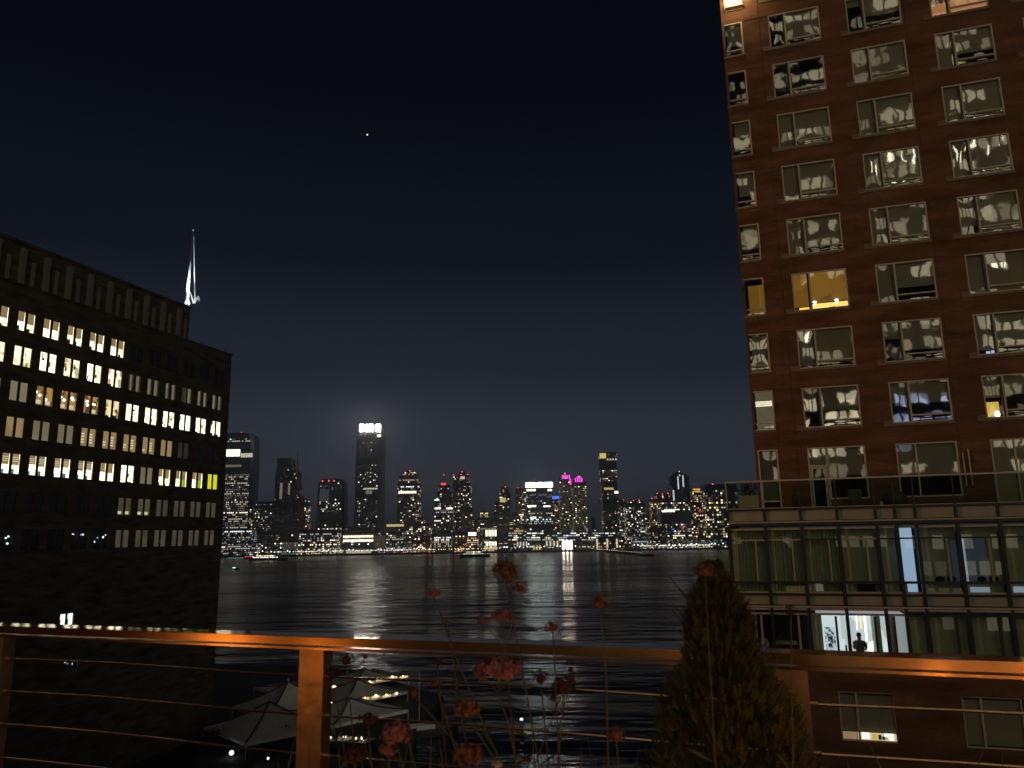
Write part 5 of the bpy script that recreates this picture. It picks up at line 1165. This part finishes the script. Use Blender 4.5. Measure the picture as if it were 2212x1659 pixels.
# ================================================================== OUR ROOF TERRACE
TZ = -1.57; RA = radians(-3.05)
host = thing('host_building', 'hotel block carrying the roof terrace of the photographer, with added light blocking wing', 'building', (0, 3.75, -27))
mb = MB(); mb.box(-14, 12, -12, .35, 0, 25.2, 'far_brick'); mb.box(-62, -14.2, -38, -.6, 0, 53, 'far_brick'); mb.build('wall', host)  # tall left wing is added, unseen, to block light from the stone facade
for x0, x1, z0, z1, mt in ((1.5, 3.6, 20.6, 22.4, 'lamp_yellow'), (3.9, 4.5, 20.6, 22.6, 'bar_hot')):
    MB().box(x0, x1, .36, .40, z0, z1, mt).build('lit_window', host)
MB().box(-14, 12, -12, .6, 25.2, 27 + TZ - .03, 'far_grey').build('terrace_slab', host)
dk = thing('terrace_floor', 'boarded floor of the roof terrace', 'floor', (0, 0, TZ)); 
del dk['category']; dk['kind'] = 'structure'; dk.name = 'terrace_deck'
bdm = MB().box(-14, 12, -.069, .069, -.03, 0, 'terrace_boards').mesh('plank')
for i in range(60): link('plank', bdm, dk, (0, -5.2 + .15 * i, 0))

# bronze railing
principled('rail_bronze', (.62, .37, .18), .20, 1.0, noise=.16, nscale=3.5, bump=.05, bscale=4)
m2 = principled('rail_top_bronze', (.62, .45, .30), .06, 1.0, bump=.05, bscale=9)
m3 = principled('post_bronze', (.64, .38, .20), .28, .72, noise=.24, nscale=6, bump=.22, bscale=7)
rail = thing('railing', 'bronze coloured terrace railing with broad flat handrail and thin steel cables', 'railing', (.19, 3.554, TZ), RA)
hz = -.5 - TZ
MB().box(-7, 5, 0, .15, hz - .042, hz - .002, 'rail_bronze').build('handrail', rail)
MB().box(-7, 5, .003, .147, hz - .002, hz, 'rail_top_bronze').build('handrail_cap', rail)
MB().box(-7, 5, .035, .10, hz - .070, hz - .058, 'rail_bronze').build('under_rail', rail)
for x in (-4.885, -2.51, -.135, 2.24):
    mb = MB(); mb.box(x - .075, x + .075, .035, .12, 0, hz - .0705, 'post_bronze'); mb.build('post', rail)
    MB().box(x - .11, x + .11, .0, .15, 0, .012, 'post_bronze').build('foot_plate', rail)
for k in range(5):
    z = hz - .205 - .193 * k
    pts = [(-7 + .5 * i, .075, z + .006 * sin(i * 1.3)) for i in range(25)]
    MB().tube(pts, .006, 'rail_bronze', 6).build('cable', rail)
for x in (-4.885, -2.51, -.135, 2.24):
    for k in range(5):
        z = hz - .205 - .193 * k; MB().tube([(x + .075, .075, z), (x + .105, .075, z)], .010, 'post_bronze', 8).build('cable_fitting', rail)

# lanterns standing on the terrace behind the photographer: the warm light on the rail
def lantern(x, y, e, label, col=(1, .36, .06), h=.55):
    g_ = thing('lantern', label, 'lantern', (x, y, TZ))
    for a_ in (-.11, .11):
        for c_ in (-.11, .11): MB().box(a_ - .01, a_ + .01, c_ - .01, c_ + .01, 0, h, 'dark_metal').build('frame_bar', g_)
    MB().box(-.14, .14, -.14, .14, -.0, .03, 'dark_metal').build('base', g_); MB().prism([(-.14, -.14), (.14, -.14), (.14, .14), (-.14, .14)], h, h + .12, 'dark_metal', top=[(-.02, -.02), (.02, -.02), (.02, .02), (-.02, .02)]).build('roof', g_)
    MB().tube([(0, 0, .03), (0, 0, .2)], .04, 'petal_cream', 10).build('candle', g_)
    L_ = bpy.data.lights.new('lantern_flame', 'POINT'); L_.energy = e; L_.color = col; L_.shadow_soft_size = .07
    lo_ = bpy.data.objects.new('lantern_flame', L_); COL.objects.link(lo_); lo_.location = (x, y, TZ + .42)
lantern(-6.2, .2, 13.0, "large candle lantern at the left on the terrace boards"); lantern(1.75, .1, 13.0, "large candle lantern at the right on the terrace boards"); lantern(-4.5, .7, 5.0, "candle lantern on the boards nearest the bronze post"); lantern(.85, 1.3, 20.0, "candle lantern on the boards near the evergreens"); lantern(-1.0, -2.4, 6.0, "candle lantern far back on the terrace boards")
# wall lamps of the bar behind
for i, (x, e) in enumerate(((-2.5, 14), (3.2, 12), (-8, 12))):
    g_ = thing('bar_lamp', ["amber bar lamp behind the photographer left", "amber bar lamp behind the photographer right", "amber bar lamp at the far left end of the terrace"][i], 'lamp', (x, -6.0, 1.0))
    MB().tube([(0, -.3, .1), (0, 0, .1)], .02, 'dark_metal', 6).build('arm', g_); mb = MB(); mb.prism([(.16 * cos(a * pi / 4), .16 * sin(a * pi / 4)) for a in range(8)], .0, .22, 'dark_metal', top=[(.06 * cos(a * pi / 4), .06 * sin(a * pi / 4)) for a in range(8)]); mb.build('lamp_shade', g_)
    MB().ball((0, 0, -.03), .07, 'lamp_yellow', 8, 6).build('bulb', g_)
    L_ = bpy.data.lights.new('bar_lamp_light', 'POINT'); L_.energy = e; L_.color = (1, .50, .16); L_.shadow_soft_size = .1
    lo_ = bpy.data.objects.new('bar_lamp_light', L_); COL.objects.link(lo_); lo_.location = (x, -5.8, .85)

# planter trough with evergreens and flowers
ptr = thing('planter_trough', 'long low zinc planter trough in front of the railing', 'planter', (-.3, 2.55, TZ))
MB().box(-2.3, 2.3, -.55, .40, 0, .50, 'planter_zinc').build('trough', ptr); MB().box(-2.25, 2.25, -.50, .35, .50, .52, 'bark').build('soil', ptr)
SOIL = TZ + .52
def evergreen(base, h, rad, label, seed, n, lean, pw_=1.6, kk_=1.5):
    r = random.Random(seed); g_ = thing('arborvitae', label, 'shrub', base)
    def axis(z): return Vector((lean[0] * (z / h) ** 2, lean[1] * (z / h) ** 2, z))
    MB().tube([axis(h * i / 8) for i in range(9)], [.022 * (1 - i / 9) + .003 for i in range(9)], 'bark', 7).build('trunk', g_)
    for i in range(16):
        z = h * r.uniform(.15, .8); a = r.uniform(0, 2 * pi); p = axis(z); q = p + Vector((cos(a) * rad * .55, sin(a) * rad * .55, h * .16))
        MB().tube([p, p.lerp(q, .5) + Vector((0, 0, -.01)), q], [.006, .004, .002], 'bark', 5).build('branch', g_)
    mb = MB()
    a_ph = r.uniform(0, 6)
    for i in range(n):
        z = h * min(1, (r.random() ** .8) * .97 + .02); tpos = z / h
        prof = min(rad, kk_ * (1 - tpos) ** pw_) * (.85 + .22 * sin(tpos * 17 + a_ph) * sin(tpos * 5 + .5)) + .010
        a = r.uniform(0, 2 * pi); rr = prof * (r.random() ** .45); p = axis(z) + Vector((cos(a) * rr, sin(a) * rr, 0))
        up = (Vector((cos(a), sin(a), 0)) * r.uniform(.15, .75) + Vector((r.gauss(0, .12), r.gauss(0, .12), 1))).normalized(); sd = up.cross(Vector((r.gauss(0, 1), r.gauss(0, 1), r.gauss(0, .4)))).normalized(); L_ = r.uniform(.025, .055) * (.7 + .5 * (1 - tpos))
        # a flat spray: a middle twig leaf and two to four side leaflets
        mb.quad(p - sd * .0022, p + sd * .0022, p + up * L_ + sd * .0008, p + up * L_ - sd * .0008, 'needle_green')
        for k_ in range(3):
            b0 = p + up * L_ * (.15 + .25 * k_)
            for s_ in (-1, 1):
                tip = b0 + (up * .8 + sd * s_ * .7) * L_ * (.42 - .08 * k_); mb.tri(b0, b0 + up * .006, tip, 'needle_green')
    # stray leaders that stand clear of the crown
    for i in range(34):
        z = h * r.uniform(.35, .98); tpos = z / h; a = r.uniform(0, 2 * pi); rr = min(rad, kk_ * max(0.0, 1 - tpos) ** pw_) * .9; p = axis(z) + Vector((cos(a) * rr, sin(a) * rr, 0))
        up = (Vector((cos(a), sin(a), 0)) * r.uniform(.2, .9) + Vector((0, 0, 1))).normalized(); L_ = r.uniform(.05, .10)
        for k_ in range(9):
            b0 = p + up * L_ * k_ / 8; sd = Vector((r.gauss(0, 1), r.gauss(0, 1), r.gauss(0, .6))).normalized(); mb.tri(b0 - sd * .0015, b0 + sd * .0015 + up * .004, b0 + (up * .7 + sd) .normalized() * r.uniform(.012, .026), 'needle_green')
        mb.quad(p - sd * .001, p + sd * .001, p + up * L_ + sd * .0005, p + up * L_ - sd * .0005, 'needle_green')
    o = stuff(mb.build('foliage', g_))
    return g_
evergreen((-.135, 2.50, SOIL), .955, .265, "tall conical arborvitae rising above the rail before the glass block", 3, 8200, (-.02, 0), 1.0, .49)
evergreen((.02, 2.44, SOIL), .42, .10, "lower dark arborvitae bushing out right of the taller one", 8, 2600, (-.01, 0), .6, .18)

# flowers: upright stems with domed heads of small florets
def floret(mb, c, n, s_, mat, r):
    t1 = n.orthogonal().normalized(); t2 = n.cross(t1); a0 = r.uniform(0, 6.28)
    for k in range(5):
        a = a0 + k * 2 * pi / 5; d1 = (t1 * cos(a) + t2 * sin(a)); d2 = (t1 * cos(a + .55) + t2 * sin(a + .55)); d3 = (t1 * cos(a - .55) + t2 * sin(a - .55)); lift = n * s_ * r.uniform(.1, .5)
        mb.quad(c, c + d3 * s_ * .62 + lift * .5, c + d1 * s_ + lift, c + d2 * s_ * .62 + lift * .5, mat)
def flower(u, v, R, Y, mat, label, base_u, base_v, flat=.75, n=70, umbel=False, group=None, tilt=0, bend=0.0, side=()):
    r = random.Random(int(u * 7 + v)); head = ony(u, v, Y); sc = head.dot(HV) / F; Rm = R * sc
    bp_ = ony(base_u, base_v, Y + .04); d = (bp_ - head); tz = (SOIL - head.z) / d.z; base = head + d * tz
    base.x = max(min(base.x, 1.8), -2.5)
    g_ = thing('flower', label, 'flower', (base.x, base.y, SOIL), 0, group); H = head - Vector((base.x, base.y, SOIL))
    mid = H * .55 + Vector((bend * .1, 0, 0)); pts = [Vector((0, 0, 0)), H * .28 + Vector((bend * .06, 0, 0)), mid, H * .8 + Vector((bend * .06, 0, 0)), H - Vector((0, 0, Rm * (.9 if umbel else .35)))]
    MB().tube(pts, [.0030, .0027, .0024, .0021, .0018], 'stem_green', 6).build('stem', g_, smooth=True)
    heads = [(H, Rm, n)] + [(H + Vector((du * sc, r.uniform(-.01, .01), -dv * sc)), rr * sc, int(n * (rr / R) ** 1.3)) for du, dv, rr in side]
    for c, rad, cnt in heads:
        mb = MB(); mb.ball(c, rad * .55, mat, 8, 5, (1, 1, flat))
        for i in range(max(14, cnt)):
            th = math.acos(1 - 1.35 * r.random()); ph = r.uniform(0, 2 * pi); nn = Vector((sin(th) * cos(ph), sin(th) * sin(ph), cos(th)))
            q = c + Vector((nn.x, nn.y, nn.z * flat)) * rad * r.uniform(.72, 1.0); floret(mb, q, (nn + Vector((r.gauss(0, .25), r.gauss(0, .25), r.gauss(0, .25)))).normalized(), rad * r.uniform(.16, .26), mat, r)
        mb.build('flower_head', g_)
    if umbel or side:
        sb_ = MB(); fork = pts[-1]
        for i in range(6 if umbel else 0):
            a = i * 2 * pi / 6; sb_.tube([fork, fork.lerp(H, .55) + Vector((cos(a) * Rm * .45, sin(a) * Rm * .45, 0)), H + Vector((cos(a) * Rm * .75, sin(a) * Rm * .75, -Rm * .05))], .0012, 'stem_green', 5)
        for c, rad, cnt in heads[1:]: sb_.tube([pts[-2].lerp(pts[-1], .5), c - Vector((0, 0, rad * .5))], .0013, 'stem_green', 5)
        sb_.build('stalk', g_)
    # a pair of narrow leaves low on the stem
    for s_ in (-1, 1):
        lm = MB(); q = pts[1].lerp(pts[2], r.random()); t_ = q + Vector((s_ * r.uniform(.04, .09), r.uniform(-.04, .04), r.uniform(.02, .08))); w_ = Vector((0, .006, .004)); lm.quad(q - w_ * .4, q.lerp(t_, .5) - w_, t_, q.lerp(t_, .5) + w_, 'stem_green'); lm.build('leaf', g_)
    return g_
flower(1090, 1233, 27, 2.25, 'petal_rust', "tallest flower, a large pinkish rust head with a smaller one just beneath, against the water", 1148, 1560, .8, 95, side=((30, 36, 17), (12, 14, 18)))
flower(936, 1283, 17, 2.2, 'petal_pink', "small round pink flower on a long slanting stem, alone above the rail on the left", 1075, 1590, .7, 60, bend=-.3)
flower(966, 1345, 9, 2.35, 'petal_rust', "faint little rust bud beside the slanting stem above the rail", 1000, 1560, .9, 30)
flower(1084, 1332, 22, 2.2, 'petal_pink', "pink flower cluster with a smaller companion at its left just above the rail", 1106, 1560, .65, 70, side=((-38, 9, 15), (24, 8, 10)))
flower(1297, 1304, 20, 2.0, 'petal_rust', "lone blurred rust flower highest on the right over the dark water", 1280, 1640, .95, 60, bend=.4)
flower(1194, 1356, 18, 2.15, 'petal_rust', "squarish rust flower standing just above the handrail left of the string of small reflections", 1204, 1560, .8, 55)
flower(1075, 1447, 50, 2.1, 'petal_pink', "broadest flower, a wide pink umbel just under the handrail", 1103, 1590, .42, 150, True)
flower(1168, 1466, 17, 2.3, 'petal_brown', "dark brownish bud between the wide umbel and the right cable", 1180, 1600, 1.1, 45)
flower(1218, 1484, 24, 2.2, 'petal_brown', "dark withered flower cluster under the rail right of the wide umbel", 1208, 1620, .9, 70, side=((-22, 22, 14), (18, -14, 14)))
flower(1232, 1447, 9, 2.4, 'petal_brown', "tiny dark bud just under the rail at the right", 1190, 1560, 1, 25)
flower(943, 1478, 15, 2.05, 'petal_rust', "flattish rust flower crossing the upper cable at the left", 990, 1640, .5, 45)
flower(984, 1488, 9, 2.3, 'petal_brown', "little brown bud on the upper cable beside the slanting stem", 1010, 1620, .9, 25)
flower(894, 1498, 12, 2.05, 'petal_rust', "small rust bud on an arching stalk left of the upper cable crossing", 1000, 1600, .9, 35, bend=-.5)
flower(1007, 1533, 27, 2.0, 'petal_rust', "big ruffled orange rust flower between the two cables", 1068, 1640, .8, 100)
flower(856, 1588, 32, 1.85, 'petal_pink', "large red pink flower low down near the lit canopies", 880, 1700, .75, 110, side=((-18, 30, 20),))
flower(1012, 1632, 30, 1.9, 'petal_rust', "large red rust flower at the bottom edge below the ruffled one", 1015, 1700, .85, 100)
flower(748, 1426, 17, 2.3, 'petal_brown', "dark drooping flower right beside the bronze post under the rail", 760, 1560, 1.0, 50, side=((42, -8, 9),))
flower(718, 1458, 16, 2.35, 'petal_brown', "dark flower overlapping the shaded side of the bronze post", 740, 1600, .9, 40)
flower(1331, 1590, 20, 1.95, 'petal_rust', "dim rust flower at the lower right near the evergreen", 1340, 1700, .9, 60)
flower(1522, 1234, 24, 2.2, 'petal_rust', "blurred rust flower peeping over the tip of the tall arborvitae", 1540, 1560, .8, 60)
flower(1708, 1322, 15, 2.2, 'petal_brown', "faint dark red flower in front of the lit glass block", 1712, 1600, .9, 40)
flower(945, 1432, 13, 2.4, 'petal_brown', "dark flower tucked right under the handrail above the flattish rust one", 960, 1600, .8, 35)
flower(764, 1632, 26, 1.9, 'petal_brown', "broad dark flower at the bottom edge right of the bronze post", 775, 1700, .8, 70)
flower(882, 1592, 9, 2.1, 'petal_brown', "tiny dark red bud right of the large red pink flower", 905, 1690, .9, 24)
flower(1074, 1654, 12, 1.9, 'petal_cream', "small cream coloured flower at the very bottom edge", 1076, 1700, .8, 40)
flower(795, 1556, 22, 2.1, 'petal_brown', "dark ragged flower over the lit strings left of the large red pink one", 805, 1690, .6, 50)
flower(1140, 1640, 14, 1.95, 'petal_brown', "dark small flower at the bottom right of the red rust one", 1142, 1700, .8, 36)
# low grassy leaves among the stems
mb = MB(); r = random.Random(4)
for i in range(420):
    x = r.uniform(-1.6, 1.3); y = r.uniform(2.1, 2.8); h = r.uniform(.12, .42); q = Vector((x, y, SOIL)); tp = q + Vector((r.gauss(0, .09), r.gauss(0, .09), h)); md = q.lerp(tp, .55) + Vector((r.gauss(0, .02), 0, .02)); w_ = Vector((.004, .001, 0))
    mb.quad(q - w_, q + w_, md + w_, md - w_, 'stem_green'); mb.tri(md - w_, md + w_, tp, 'stem_green')
tag(mb.build('grass'), 'thin dark grassy leaves among the flower stems', 'grass', kind='stuff')
